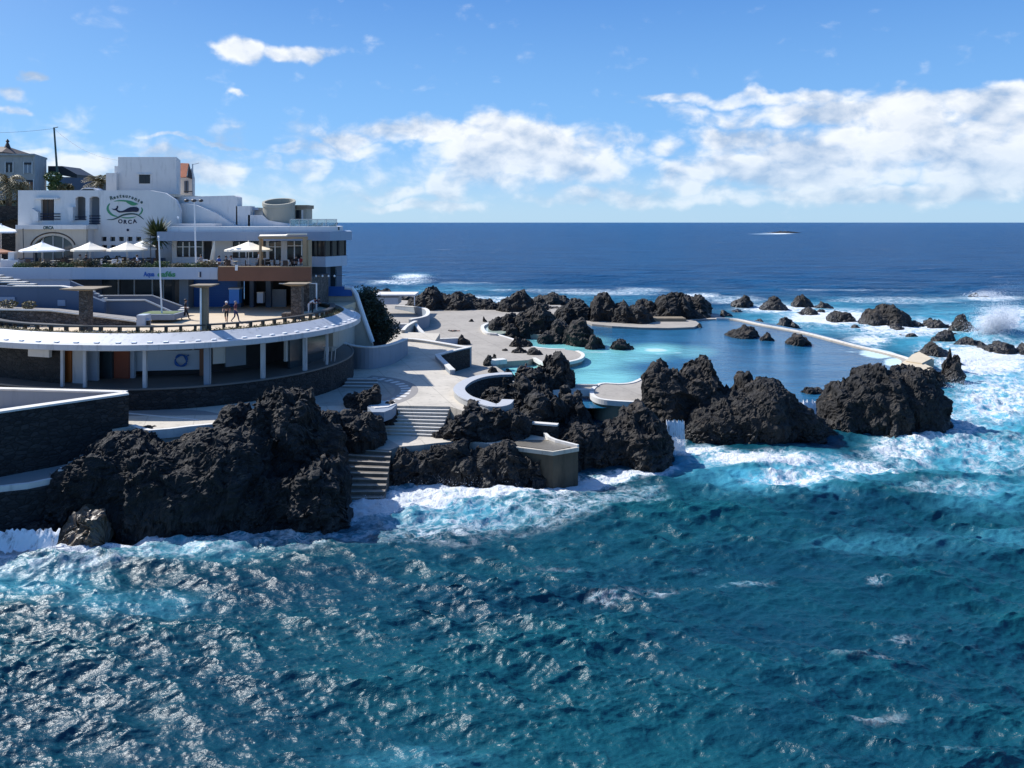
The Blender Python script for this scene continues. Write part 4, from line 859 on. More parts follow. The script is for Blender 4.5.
# planter ring and parapet bench
pr = thing('planter', 'soil planter ring with dry ground cover round the plaza rim', 'planter', (*PC,9.3))
wrp(MB().lathe([(11.75,9.25),(11.75,9.62),(12.39,9.62),(12.39,9.25)], cc, 96)).build('soil', mat('soil',(.05,.045,.03),.95,.4,3,.5,9), pr)
mb = MB(); r = random.Random(3)
for i in range(420):
    a = r.uniform(-math.pi,.25); R = r.uniform(11.8,12.35); leaves(mb, (wx(PC[0]+R*math.cos(a)),PC[1]+R*math.sin(a),9.68), (.18,.18,.1), 8, .07, r)
mb.build('ground_cover', M['leafdry'], pr)
bn = thing('parapet_bench', 'dark timber rail on short posts curving round the plaza edge', 'bench', (*PC,9.3))
wrp(MB().lathe([(11.25,9.93),(11.25,10.03),(11.7,10.03),(11.7,9.93),(11.25,9.93)], cc, 80, rad(-165), rad(22))).build('rail', M['darkmetal'], bn)
for i in range(38):
    a = rad(-163+i*4.95); MB().obox((wx(PC[0]+11.48*math.cos(a)),PC[1]+11.48*math.sin(a),9.6), .12,.1,.33, a).build('post', M['darkmetal'], bn)
# ------------------------------------------------------------------ plaza
pz = [(wx(PC[0]+11.76*math.cos(a)),PC[1]+11.76*math.sin(a)) for a in np.linspace(rad(-180),rad(25),60)]+[(-16.2,79.9),(-75,79.9),(-75,66)]
struct(MB().prism(pz, 8.7, 9.3).build('plaza', M['plaza'], local=True))
struct(MB().prism([(-16.3,70),(-16.3,79.8),(-75,79.8),(-75,72)], 3.4, 8.9).build('plaza_base', M['cream'], local=True)).name = 'terrain'
def mushroom(label, px, py, Y, top, w, slab, m):
    b = P(px,py,Y); o = thing('mushroom_column', label, 'column', b, 'mushroom columns on the plaza'); z = ZY(top,Y)
    mb = MB(); mb.box(b[0]-w,Y-w,b[2]-.3,b[0]+w,Y+w,z-.18); mb.build('shaft', m, o)
    mb = MB(); mb.add([(b[0]+sx*s_,Y+sy*s_,zz) for zz,s_ in ((z-.22,w*1.2),(z-.06,slab),(z,slab)) for sx,sy in ((-1,-1),(1,-1),(1,1),(-1,1))], [(0,3,2,1)]+[(k*4+i,k*4+(i+1)%4,k*4+4+(i+1)%4,k*4+4+i) for k in (0,1) for i in range(4)]+[(8,9,10,11)]); mb.build('slab', M['tan'], o); return o
mushroom('thick brown stone column with broad flat slab before the slate wall', 86,329,58.7,287.5,.35,1.3,M['stonebrown'])
mc = mushroom('slim grey column with flat slab and pale pipe on its side', 204.5,333,57,284.5,.24,.8,M['tan'])
MB().tube([P(200.8,332,56.7),P(200.8,288,56.7)], .07, 8).build('pipe', M['whitemetal'], mc)
mushroom('thick brown stone column with wide thin slab by the leaning visitors', 297.5,318,66,283,.44,1.0,M['stonebrown'])
tag(MB().box(*P(285,320,67)[:2],9.3,*P(291,320,66)[:2],9.75).build('stone_bench', M['stonebrown']), 'low brown stone block at the foot of the wide slab column', 'bench')
pg_ = thing('gate_post', 'slender white post beside the leaning visitors', 'post', P(316.5,309,70)); MB().tube([P(316.5,310,70),P(316.5,283,70)], .07, 8).build('pole', M['whitemetal'], pg_); MB().tube([P(316.5,283.5,70),P(279,283.5,70)], .05, 6).build('arm', M['whitemetal'], pg_)
lr = thing('bulb_rail', 'thin rail strung with small white bulbs above the blue railing', 'lights', P(330,290,72)); MB().tube([P(302,275.5,72),P(345,275.5,72)], .02, 6).build('wire', M['darkmetal'], lr)
for x in (304.5,310.5,316,322.5,328.5,334.5): MB().ball(P(x,276,72), .09,.09,.11,8,6).build('bulb', M['whitecanvas'], lr)
# slate walls, ramp and stairs on the plaza's landward side
sl_ = thing('slate_wall', 'long slate blue retaining wall under the terrace stairs', 'wall', (*P(45,315,64)[:2],9.3))
MB().xzprism([(XY(x,66),ZY(y,66)) for x,y in [(-70,284),(12,286.5),(60,286.5),(70,288),(104,302),(104,322),(-70,322)]], 66, 66.4).build('face', M['slate'], sl_)
MB().xzprism([(XY(x,65.95),ZY(y,65.95)) for x,y in [(12,285.9),(60,285.9),(70,287.4),(70,288.2),(60,286.8),(12,286.8)]], 65.9, 66.5).build('coping', M['kerb'], sl_)
MB().fb(57.5,300,65,306,65.9,.12).build('hatch', M['grey'], sl_)
MB().fb(-20,297,14.5,301,65.85,.15).build('notice', M['grey'], sl_)
st = thing('terrace_stairs', 'white edged stairs climbing from slate wall to restaurant terrace', 'stairs', (*P(10,286,68)[:2],11.5))
for i in range(6):
    x0, y0 = 33-i*8.2, 285-i*2.2
    MB().fb(x0-26,y0-1.0,x0,y0+.2,66.9+i*.55,.6).build('step', M['kerb'], st); MB().fb(x0-26,y0+.2,x0+1,y0+2.2,67.0+i*.55,.6).build('riser', M['darkmetal'], st)
st2 = thing('ramp_wall', 'slate blue ramp wall with white edge descending to the sandy plaza', 'wall', (*P(140,318,66)[:2],9.3))
MB().xzprism([(XY(x,67),ZY(y,67)) for x,y in [(100,299),(104,300.5),(145,300),(152,303),(175,313),(175,318),(100,316)]], 67, 67.3).build('face', M['slate'], st2)
mb = MB(); mb.tube([P(104,300.3,66.95),P(145,300,66.95),P(152,303,66.95),P(173,312.5,66.95)], .08, 6); mb.build('edge', M['kerb'], st2)
MB().xzprism([(XY(x,70),ZY(y,70)) for x,y in [(70,281),(84,287),(100,295.5),(152,295.5),(185,307),(185,315),(70,315)]], 70, 70.3).build('rear_face', M['slate'], st2)
mb = MB(); mb.tube([P(100,295.5,69.95),P(152,295.3,69.95),P(182,306,69.95)], .05, 6); mb.build('rear_edge', M['kerb'], st2)
for i in range(4): MB().fb(173.5+i*2.1,313.5-i*1.9,180+i*2.1,314.6-i*1.9,66.6+i*.5,.6).build('step', M['kerb'], st2)
for i in range(4): MB().fb(90+i*4,291+i*2.3,94+i*4,291.9+i*2.3,66.0-i*.0,.25).build('step', M['kerb'], st2)
pn = thing('planter', 'round low planter wall with grass around the tall flagpole', 'planter', P(160,317,63.5))
MB().fb(137.5,314.5,174,320,63,2.6).build('wall', M['wallgrey'], pn); MB().fb(139,313.8,173,314.6,63.3,2.).build('grass', M['leaf'], pn)
bx_ = thing('planter_box', 'pale concrete box beside a small blue bin on the plaza', 'box', P(140,321,61)); MB().fb(136.5,315.2,145,328,61,1.).build('body', M['bluewhite'], bx_)
bi = thing('litter_bin', 'small dark bin with pale blue lid on the plaza', 'bin', P(147,323,61)); MB().fb(145.3,320.5,148.7,328,61.2,.3).build('body', M['darkmetal'], bi); MB().fb(145,319.6,149,320.6,61.15,.4).build('lid', M['bluewhite'], bi)
rw = thing('ramp', 'long grey ramp with white edge beam on a brown stone wall', 'ramp', (*P(60,325,61)[:2],8.5))
MB().xzprism([(XY(x,61.2),ZY(y,61.2)) for x,y in [(-90,305),(0,309.5),(50,310.5),(136,321.5),(136,335),(-90,340)]], 61.2, 61.8).build('stone_wall', M['stonebrown'], rw)
mb = MB(); mb.add([P(-90,304,61.1),P(0,309,61.1),P(50,310,61.1),P(136,321,61.1),P(136,317,65.5),P(60,308.5,65.5),P(0,306.5,65.5),P(-90,302,65.5)], [(0,1,6,7),(1,2,5,6),(2,3,4,5)]); mb.build('surface', M['path'], rw)
mb = MB(); mb.tube([P(-90,304.6,61.1),P(0,309.6,61.1),P(50,310.6,61.1),P(136,321.6,61.1)], .07, 6); mb.build('edge', M['kerb'], rw)
rl = thing('bench_rail', 'thin pale rail on short posts before the brown stone ramp wall', 'rail', P(50,328,58.5)); MB().tube([P(20,322.4,58.8),P(50,324,58.5),P(84,326,58.4)], .05, 6).build('rail', M['concrete'], rl)
for x,y in ((30,324),(37,324.6),(43,325)): MB().fb(x,y-.6,x+2.6,y+2,58.6,.2).build('post', M['concrete'], rl)
for lb,x,y,w in (('yellowish bush in the bed at the foot of the slate wall',8,304,9),('rounded yellow green bush beside the ramp head',29,305,6)):
    b = thing('bush', lb, 'bush', P(x,308,63)); mb = MB(); r = random.Random(int(x)); leaves(mb, P(x,y,63), (w/F*63,.6,.35), 260, .1, r); mb.build('foliage', M['leafdry'], b); MB().tube([P(x,308.5,63),P(x,305,63)], .05, 6).build('stem', M['bark'], b)
# ------------------------------------------------------------------ terrace
TZ = 13.1
struct(MB().prism([(XY(-120,72),72),(XY(218,72),72),(XY(218,70),70),(XY(311,70),70),(XY(311,79),79),(-26,96),(-80,96)], 12.35, TZ).build('terrace', M['plaza'], local=True))
fs = thing('terrace_fascia', 'pale blue terrace fascia with blue and green lettering', 'fascia', (*P(110,275,72)[:2],12.3))
MB().fb(-120,267.6,217.5,279.4,71.75,.25).build('band', M['bluewhite'], fs); MB().fb(-120,279.4,70,290,71.9,.3).build('lower_band', M['bluewhite'], fs)
def walltext(txt, px, py, Y, wpx, hgt, m, parent, name='lettering', slant=0):
    v, f = text_pts(txt, 1.0, .02); a = np.array(v); w = a[:,0].max()-a[:,0].min(); sx_ = wpx/F*Y/w; hz_ = hgt/F*Y/(a[:,1].max()-a[:,1].min()); mx_ = (a[:,0].max()+a[:,0].min())/2
    mb = MB(); mb.add([(XY(px,Y)+(x-mx_)*sx_, Y-.012-z*.8, ZY(py,Y)+y*hz_) for x,y,z in v], f); return mb.build(name, m, parent)
walltext('Aqua', 149, 276.2, 71.74, 11, 6.2, M['signblue'], fs); walltext('cafés', 166.5, 276.6, 71.74, 18, 5.6, M['green'], fs)
MB().fb(198,272,199.4,277,71.7,.04).build('mark', M['white'], fs); MB().fb(199.8,271.8,201,277.2,71.7,.04).build('mark', M['navy'], fs)
bf = thing('timber_fascia', 'brown boarded fascia below the timber pergola', 'fascia', (*P(265,274,70)[:2],12.2))
MB().fb(218,267,311,281,69.7,.3).build('boards', M['brown'], bf); MB().fb(235,265,237.6,270.5,69.6,.08).build('white_box', M['whitemetal'], bf); MB().fb(218,266.4,311,267.2,69.65,.4).build('top_edge', M['wood'], bf)
sh = thing('shop_front', 'shaded row of shop windows and blue shutters under the terrace', 'shop', (*P(200,305,76)[:2],9.3))
hz0, hz1 = 9.3, 12.33
def xs(a): return XY(a,75.5)
MB().box(xs(-80),75.5,hz0,xs(102),79,hz1).build('wall', M['slate'], sh)
MB().box(xs(102),75.6,hz0,xs(178),79,hz1).build('back_wall', M['interior'], sh)
for i,(a,b) in enumerate(((103,117),(121,134),(136,152),(154,163),(165,176))): MB().box(xs(a),75.45,9.9,xs(b),75.5,12.1).build('window', M['shopglass'], sh)
for a in (119,135,153,164): MB().box(xs(a)-.07,75.35,hz0,xs(a)+.07,75.5,hz1).build('mullion', M['metal'], sh)
MB().box(xs(176),74.6,hz0,xs(179),75.6,hz1).build('pillar', M['darkmetal'], sh); MB().box(xs(185),74.2,hz0,xs(194),75.6,hz1).build('pillar', M['wallgrey'], sh)
mb = MB(); mb.box(xs(195),75.2,hz0,xs(240),75.6,hz1)
for i in range(18): mb.box(xs(195.5),75.16,hz0+.1+i*.165,xs(239.5),75.2,hz0+.2+i*.165)
mb.build('shutter', M['blue'], sh)
MB().box(xs(240),76.8,hz0,xs(312),79,hz1).build('back_wall', M['interior'], sh)
for a,b in ((240,243.5),(252,256),(268,273)): MB().box(xs(a),74.8,hz0,xs(b),75.6,hz1).build('pillar', M['slate'], sh)
MB().box(xs(273),75.2,hz0,xs(287),75.5,11.0).build('counter', M['wallgrey'], sh); MB().box(xs(306),71.5,hz0,xs(320),79,12.3).build('pillar', M['stonebrown'], sh)
ks = thing('kiosk', 'bright blue drinks kiosk before the blue shutter', 'kiosk', P(233,302,73)); MB().fb(229,289,239,303.5,73,.8).build('body', M['brightblue'], ks); MB().fb(228.4,288,239.6,289.4,72.9,1.).build('top', M['bluewhite'], ks)
kf = thing('chiller', 'pale chest cabinet under the timber terrace', 'cabinet', P(262,302,73)); MB().fb(257,293,263,303,73.5,.6).build('body', M['bluewhite'], kf); MB().fb(256.8,292.2,263.2,293.2,73.4,.7).build('lid', M['metal'], kf)
# ------------------------------------------------------------------ restaurant building
RY = 82.0
X_ = lambda a: XY(a,RY); Z_ = lambda b: ZY(b,RY)
rb = thing('restaurant', 'large white restaurant building with whale emblem and arched window', 'building', (X_(95),RY,TZ))
H_ = [(41,199.5,54,220.5),(75.5,196.5,85.5,220),(89.5,196.5,99.5,224)]
sq = [(101.5+i*8.65,236.8,106.5+i*8.65,241.2) for i in range(5)]+[(102,245,107,249),(110.5,245,115.5,249)]
hol = [(X_(a),Z_(d),X_(c),Z_(b)) for a,b,c,d in H_+sq]
MB().holed(X_(18), TZ, X_(150), Z_(190.3), RY, .5, hol).build('front_wall', M['white'], rb)
MB().xzprism([(X_(x),Z_(y)) for x,y in [(150,190.3),(165,193),(176,200),(180,210),(180,266),(150,266)]], RY, RY+.5).build('front_wall', M['white'], rb)
MB().box(X_(18),RY+.5,TZ,X_(18)+.4,97,Z_(190.3)).build('side_wall', M['white'], rb); MB().box(X_(18)+.4,RY+.5,20.3,X_(172),97,20.6).build('roof', M['concrete'], rb)
MB().box(X_(18)+.4,RY+1.6,TZ,X_(170),RY+1.8,20.3).build('inner_wall', M['wallgrey'], rb)
w = MB().fb(42,199.5,53,220.5,RY+.3,.06).build('door', M['darkwood'], rb); MB().fb(47.2,200,48,220,RY+.26,.05).build('mullion', M['darkmetal'], w)
for a,b,c,d in sq: MB().fb(a-.2,b-.2,c+.2,d+.2,RY+.3,.06).build('window', M['glass'], rb)
for a,b,y0,n in ((36,60,213.5,3),(75,86,216.5,2),(89,100,215.5,4)):
    mb = MB()
    for i in range(n): mb.fb(a,y0+i*2.6,b,y0+i*2.6+.9,RY-.12,.08)
    mb.build('balcony_rail', M['navy'], rb)
for x in (80.5,94.5):
    pl_ = [(X_(x)+.62*math.cos(q)*1.0, Z_(198.6)+.55*math.sin(q)) for q in np.linspace(0,math.pi,10)]
    c = [(X_(x)-.62,Z_(196.2)),(X_(x)-.62,Z_(198.6))]+pl_[::-1]+[(X_(x)+.62,Z_(196.2))]
    mb = MB(); 
    for sgn in (-1,1):
        tri = [(X_(x)+sgn*.60,Z_(196.4)),(X_(x)+sgn*.60,Z_(199.5)),(X_(x)+sgn*.5,Z_(197.9)),(X_(x)+sgn*.25,Z_(196.8))]; MB().xzprism(tri, RY+.004, RY+.3).build('arch_corner', M['white'], rb)
MB().fb(34,197.6,58,199.,RY-.35,.35).build('door_hood', M['white'], rb)
for p in ([(34,208),(41,212.5),(41,221),(37,221)],[(70,207),(75.5,207),(75.5,221),(72,221)]): MB().xzprism([(X_(x),Z_(y)) for x,y in p], RY-.5, RY).build('fin_wall', M['white'], rb)
# porch with the big arch
PY = 80.0
px_ = lambda a: XY(a,PY); pz_ = lambda b: ZY(b,PY)
arc = [(53+20*math.cos(a), 258-22.5*math.sin(a)*(1 if True else 1)) for a in np.linspace(math.pi,0,15)]
arc = [(33,266)]+[(53-20*math.cos(q), 249-13.5*math.sin(q)) for q in np.linspace(0,math.pi,17)]+[(73,266)]
out = [(15.5,266),(15.5,225),(86,225),(86,266)]
MB().xzprism([(px_(x),pz_(y)) for x,y in out+arc[::-1]], PY, PY+.4).build('porch_wall', M['cream'], rb)
MB().fb(15.5,225,86,229.3,PY-.35,2.4).build('porch_roof', M['white'], rb)
MB().fb(15.5,229.3,15.9,266,PY+.4,1.6).build('porch_side', M['white'], rb); MB().fb(85.6,229.3,86,266,PY+.4,1.6).build('porch_side', M['white'], rb)
aw = MB().fb(33,235,73,266,PY+.35,.08).build('arched_window', M['shopglass'], rb)
for x in (43,53,63): MB().fb(x-.35,236,x+.35,266,PY+.28,.07).build('mullion', M['metal'], aw)
MB().fb(33,250,73,250.7,PY+.28,.06).build('transom', M['metal'], aw)
MB().tube([(px_(53-22.5*math.cos(q)), PY-.02, pz_(248-15.3*math.sin(q))) for q in np.linspace(.2,math.pi-.2,24)], .07, 6).build('arch_moulding', M['darkwood'], rb)
walltext('ORCA', 48.5, 229.2, PY-.36, 10.5, 3.4, M['darkgreen'], rb)
MB().fb(16,258,33,266,PY-.1,.1).build('plinth', M['slate'], rb); MB().fb(73,258,165,266,RY-2.1 if False else RY-.1,.1).build('plinth', M['slate'], rb)
# emblem: coordinates measured on the wall as pixels
def em(pts, m, name, y=.04): return MB().xzprism([(X_(104+x/21.33),Z_(192+y_/21.33)) for x,y_ in pts], RY-y, RY-.005).build(name, m, rb)
whale = [(165,350),(200,362),(245,358),(275,330),(272,300),(290,292),(306,318),(298,345),(280,372),(310,395),(350,408),(400,402),(450,380),(510,345),(570,322),(640,316),(700,322),(740,350),(748,385),(730,415),(690,428),(620,424),(540,428),(460,432),(390,440),(330,440),(290,420),(258,392),(205,382)]
em(whale, M['navy'], 'whale_emblem', .06)
def band(pts, w, m, name, y=.04):
    p = catmull([(a,b,0) for a,b in pts], 6); n = len(p); L=[]; R=[]
    for i in range(n):
        t_ = Vector(p[min(i+1,n-1)])-Vector(p[max(i-1,0)]); nn = Vector((-t_.y,t_.x,0)).normalized()*w*(math.sin(math.pi*(i+.6)/(n+.2))**.6)/2; L.append((p[i][0]+nn.x,p[i][1]+nn.y)); R.append((p[i][0]-nn.x,p[i][1]-nn.y))
    return em(L+R[::-1], m, name, y)
band([(125,245),(85,310),(85,380),(130,450),(200,500),(290,525)], 48, M['green'], 'green_arc')
band([(215,200),(330,185),(450,190),(560,205),(650,235),(730,262)], 34, M['green'], 'green_arc'); band([(480,205),(560,240),(620,262),(700,258)], 60, M['green'], 'green_arc',.05)
band([(800,330),(818,390),(790,450),(740,490)], 30, M['green'], 'green_arc'); band([(370,540),(470,552),(580,548),(690,525)], 26, M['green'], 'green_arc')
band([(70,588),(190,585),(300,545),(400,495),(520,470),(640,468),(740,500),(850,585)], 34, M['darkgreen'], 'wave_stroke',.055)
mb = MB()
for i,ch in enumerate('Restaurante'):
    v, f = text_pts(ch, 1., .02); q = i/10; x = 170+q*620; y = 165-62*math.sin(math.pi*min(1,q*1.02+.0))+75*q**2.2; ang = math.atan2((-62*math.pi*math.cos(math.pi*q)+75*2.2*q**1.2), 620); sc_ = 112 if i==0 else 104
    mb.add([(X_(104+(x+sc_*(a*math.cos(ang)+b*math.sin(ang)))/21.33), RY-.012-c_*.9, Z_(192+(y+sc_*(a*math.sin(ang)-b*math.cos(ang)))/21.33)) for a,b,c_ in v], f); mb.build('letter', M['darkgreen'], rb); mb = MB()
mb = MB()
for i,ch in enumerate('ORCA'):
    v, f = text_pts(ch, 1., .02); x = 345+i*105; y = 665+(0,12,12,-2)[i]; sc_ = 118; ang = (.12,.04,-.05,-.12)[i]
    mb.add([(X_(104+(x+sc_*(a*math.cos(ang)+b*math.sin(ang)))/21.33), RY-.012-c_*.9, Z_(192+(y+sc_*(a*math.sin(ang)-b*math.cos(ang)))/21.33)) for a,b,c_ in v], f); mb.build('letter', M['navy'], rb); mb = MB()
MB().ball((X_(128),RY-.05,Z_(230)), .14,.1,.14,8,6).build('lamp', M['navy'], rb)
# rooftop tower
TY = 90.
MB().prism([(XY(118,TY),TY),(XY(176.5,TY),TY),(XY(180.5,TY+5),TY+5),(XY(119,TY+5),TY+5)], ZY(196,TY), ZY(157,TY)).build('tower_wall', M['white'], rb); MB().fb(106,173,116.5,196,TY-.5,2).build('tower_wall', M['white'], rb); MB().fb(114.5,166,118,196,TY+.3,5).build('tower_wall', M['white'], rb)
MB().fb(136.5,173.5,150.5,174.5,TY-.15,.15).build('sill', M['white'], rb)
w = MB().fb(139,174.5,150,183.5,TY-.03,.1).build('window', M['glass'], rb); MB().fb(144.3,174.7,144.8,183.3,TY-.06,.03).build('mullion', M['darkmetal'], w)
# ------------------------------------------------------------------ terrace wing with long fascia
WY = 79.
wg = thing('terrace_wing', 'white stepped wing with long grey fascia and dark window band above the sea', 'building', (XY(250,WY),WY,TZ))
A = lambda a: XY(a,WY); Zb = lambda b: ZY(b,WY)
hol = [(A(a),Zb(d),A(c),Zb(b)) for a,b,c,d in [(176.5,241,202,257),(203,241,212,265),(232.5,241,266,258),(269,241,281,260),(287,240,309,262)]]
MB().holed(A(172),TZ,A(310),Zb(239.5),WY,.3,hol).build('front_wall', M['white'], wg)
MB().box(A(173),WY+.35,TZ,A(309),WY+.45,Zb(240)).build('inner_wall', M['interior'], wg)
for a,b,c,d in ((176.5,242,202,256.5),(232.5,242,266,257.5),(269,242,281,259.5),(287,241,309,262)):
    w = MB().fb(a,b,c,d,WY+.15,.05).build('window', M['glass'], wg); n = max(2,int((c-a)/6)); mb = MB()
    for i in range(1,n): x = a+(c-a)*i/n; mb.fb(x-.5,b,x+.5,d,WY+.05,.1)
    mb.fb(a,b+4.5,c,b+5.2,WY+.06,.08); mb.build('glazing_bars', M['whitemetal'], w)
mb = MB(); mb.prism([(A(165),77.2),(A(252),77.2),(XY(330,78.2),78.2),(XY(352,80.8),80.8),(XY(350,88),88),(A(165),88)], Zb(240.5), Zb(231.5)); mb.build('fascia', M['grey'], wg)
mb = MB(); mb.prism([(A(172),77.9),(A(250),77.9),(XY(338,79.2),79.2),(XY(343,81.5),81.5),(XY(340,90),90),(A(172),90)], Zb(231.5), Zb(226.5)); mb.build('roof_parapet', M['white'], wg)
mb = MB(); mb.prism([(XY(309,79.5),79.5),(XY(325,78.8),78.8),(XY(346,81.6),81.6),(XY(344,89),89),(XY(309,89),89)], Zb(256.5), Zb(240.2)); w = mb.build('window_band', M['glass'], wg)
mb = MB()
for x,y in ((310,79.4),(317,79.1),(325,78.75),(332,79.6),(339,80.5),(345.6,81.5)): MB().box(XY(x,y)-.06,y-.08,Zb(256.5),XY(x,y)+.06,y+.04,Zb(240.2)).build('mullion', M['darkmetal'], w)
mb = MB(); mb.prism([(XY(309,79.2),79.2),(XY(325.5,78.6),78.6),(XY(347,81.5),81.5),(XY(345,89),89),(XY(309,89),89)], Zb(266.8), Zb(256.5)); mb.build('white_band', M['bluewhite'], wg)
mb = MB(); mb.prism([(XY(309,80.5),80.5),(XY(326,80.3),80.3),(XY(342,82.5),82.5),(XY(342,89),89),(XY(309,89),89)], 9.0, Zb(266.8)); mb.build('lower_wall', M['slate'], wg)
MB().box(XY(327,80.6),80.9,10.5,XY(335,80.6),81.4,Zb(267.5)).build('window', M['shopglass'], wg)
MB().fb(318,277,322,281,80.,.3).build('hatch', M['darkwood'], wg)
BY = 84.
for pl_ in ([(172,228),(172,197),(234,195.5),(237,197),(237.5,228)],[(236,228),(236,206),(250,206),(250,228)],[(248,228),(248,215),(261,215),(268,220.5),(287,223.5),(290,227)]):
    MB().xzprism([(XY(x,BY),ZY(y,BY)) for x,y in pl_], BY, BY+1.6).build('stepped_wall', M['white'], wg)
MB().xzprism([(XY(x,BY-.8),ZY(y,BY-.8)) for x,y in [(172,230),(172,208),(182,203),(196,205),(216,213),(236,226),(240,230)]], BY-.8, BY-.02).build('stepped_wall', M['white'], wg)
MB().fb(172,223.5,215,231,80.5,2).build('stepped_wall', M['white'], wg)
MB().fb(250,210,254.5,215,BY+1,3).build('vent_hood', M['grey'], wg); MB().fb(249,207.5,258,210,BY+.8,3).build('hood_roof', M['grey'], wg)
MB().ball((XY(178,80.4),80.4,ZY(217.5,80.4)), .12,.1,.12,8,6).build('floodlight', M['whitecanvas'], wg)
MB().box(XY(338,79.6)-.2,79.2,ZY(230,79.6),XY(338,79.6)+.2,79.5,ZY(227,79.6)).build('camera_box', M['darkmetal'], wg)
dm = thing('roof_drum', 'round olive rendered drum with sunken top on the wing roof', 'tower', (XY(274,86),86,17))
R_ = 15.4/F*86; zc = ZY(204.5,86); c = (XY(279,86),86,0)
mb = MB().lathe([(R_,16.5),(R_,zc),(R_+.08,zc),(R_+.08,zc+.35),(R_-.18,zc+.35),(R_-.18,zc-.25),(.05,zc-.25)], c, 48); mb.v = [(x,y,z+(y-86)*.24 if z > 17 else z) for x,y,z in mb.v]; mb.build('wall', M['drum'], dm)
MB().fb(295,207.5,306.5,224,87,2.5).build('annex', M['drum'], dm); MB().fb(293,205,307.5,208.5,86.8,2.8).build('annex_roof', M['tan'], dm); w = MB().fb(296,210,301,222,86.95,.1).build('door', M['glass'], dm); MB().fb(301.5,210,303,224,86.9,.1).build('post', M['white'], dm)
ro = thing('roof_railing', 'clear glass railing along the wing roof beside the drum', 'railing', P(320,226,82))
m, t = newmat('clear_glass_panel'); mx = t.n('ShaderNodeMixShader'); mx.inputs[0].default_value=.45; t.l(t.n('ShaderNodeBsdfTransparent').outputs[0], mx.inputs[1]); t.l(t.princ((.25,.4,.45),.1), mx.inputs[2]); t.out(mx.outputs[0])
MB().fb(290,219.5,337,226.5,81.,.03).build('glass_panel', m, ro); MB().fb(290,219,337,219.5,80.95,.1).build('top_rail', M['metal'], ro)
for x in (290,299,308,317,326,336.5): MB().fb(x-.2,219.5,x+.2,226.8,80.9,.08).build('post', M['metal'], ro)
for lb,x in (('dark covered roof lounger nearest the drum',312),('dark covered roof lounger in the middle of the roof edge',318.5),('dark covered roof lounger at the seaward roof corner',333)):
    q = thing('roof_lounger', lb, 'lounger', P(x,226.5,82)); MB().xzprism([(XY(x+a,82),ZY(226.6-b,82)) for a,b in ((-4,0),(-4,1.2),(0,1.6),(3,4.),(3.6,3.8),(2,0))], 82, 82.7).build('cover', M['darkmetal'], q)
# pergola
pg = thing('pergola', 'timber pergola with cream canvas roof on the brown terrace', 'pergola', P(285,267,72))
for x,y in ((260.5,71.5),(305,71.),(305,75.5),(262,75.5)): MB().box(XY(x,y)-(.18 if x>300 else .08),y-.15,TZ,XY(x,y)+(.18 if x>300 else .08),y+.15,ZY(238,71)).build('post', M['wood'], pg)
MB().fb(258,236.5,307.5,239,70.9,.2).build('beam', M['wood'], pg); MB().fb(258,236.5,307.5,239,75.5,.2).build('beam', M['wood'], pg)
mb = MB(); mb.add([P(259,236,71),P(286,235.4,71),P(288,233.5,71),P(307,233.3,71),P(307,234.,76),P(286,234.4,76),P(260,234.6,76)], [(0,1,5,6),(1,2,3,4,5)]); q = mb.build('canvas', M['canvas'], pg)
md_ = q.modifiers.new('thick','SOLIDIFY'); md_.thickness = .12
MB().fb(306,240,308.5,267,71.,1.2).build('side_screen', M['wood'], pg)
# ------------------------------------------------------------------ parasols
def parasol(label, px, peak, eave, half, Y, m, base=267, valance=False):
    b = (XY(px,Y),Y,TZ); o = thing('parasol', label, 'parasol', b, 'parasols on the terrace'); zt = ZY(peak,Y); ze = ZY(eave,Y); R = half/F*Y*1.12
    mb = MB(); n = 8; v = [(b[0],Y,zt)]; 
    for k in range(n): a = 2*math.pi*k/n+math.pi/8; v.append((b[0]+R*.5*math.cos(a),Y+R*.5*math.sin(a),ze+(zt-ze)*.43))
    for k in range(n): a = 2*math.pi*k/n+math.pi/8; v.append((b[0]+R*math.cos(a),Y+R*math.sin(a),ze))
    for k in range(n): a = 2*math.pi*k/n+math.pi/8; v.append((b[0]+R*math.cos(a),Y+R*math.sin(a),ze-.16))
    f = [(0,1+k,1+(k+1)%n) for k in range(n)]+[(1+k,1+n+k,1+n+(k+1)%n,1+(k+1)%n) for k in range(n)]+[(1+n+k,1+2*n+k,1+2*n+(k+1)%n,1+n+(k+1)%n) for k in range(n)]
    mb.add(v,f); c = mb.build('canopy', m, o); md = c.modifiers.new('thick','SOLIDIFY'); md.thickness = .02
    MB().tube([(b[0],Y,TZ),(b[0],Y,zt-.1)], .04, 8).build('pole', M['whitemetal'], o)
    mb = MB()
    for k in range(n): a = 2*math.pi*k/n+math.pi/8; mb.tube([(b[0],Y,zt-.15),(b[0]+R*.96*math.cos(a),Y+R*.96*math.sin(a),ze-.03)], .015, 5)
    mb.build('ribs', M['whitemetal'], o); MB().lathe([(.01,0),(.3,0),(.3,.06),(.06,.1)], b, 12).build('base', M['metal'], o)
    MB().tube([(b[0],Y,zt-.02),(b[0],Y,zt+.12)], .05, 6).build('finial', m, o); return o
parasol('white parasol in front of the arched window', 42, 242, 250, 18, 76.5, M['whitecanvas'])
parasol('cream parasol between the arched window and the square windows', 90, 242, 249.5, 15.5, 77, M['canvas'])
parasol('cream parasol overlapping a white one below the whale emblem', 127, 242, 249.5, 16.5, 76.5, M['canvas'])
parasol('white parasol behind the cream one next to the spiky palm', 143, 240.5, 248, 16, 79, M['whitecanvas'])
parasol('wide cream parasol on the brown boarded terrace beside the pergola', 248.5, 241.5, 249.5, 20.5, 73.5, M['canvas'])
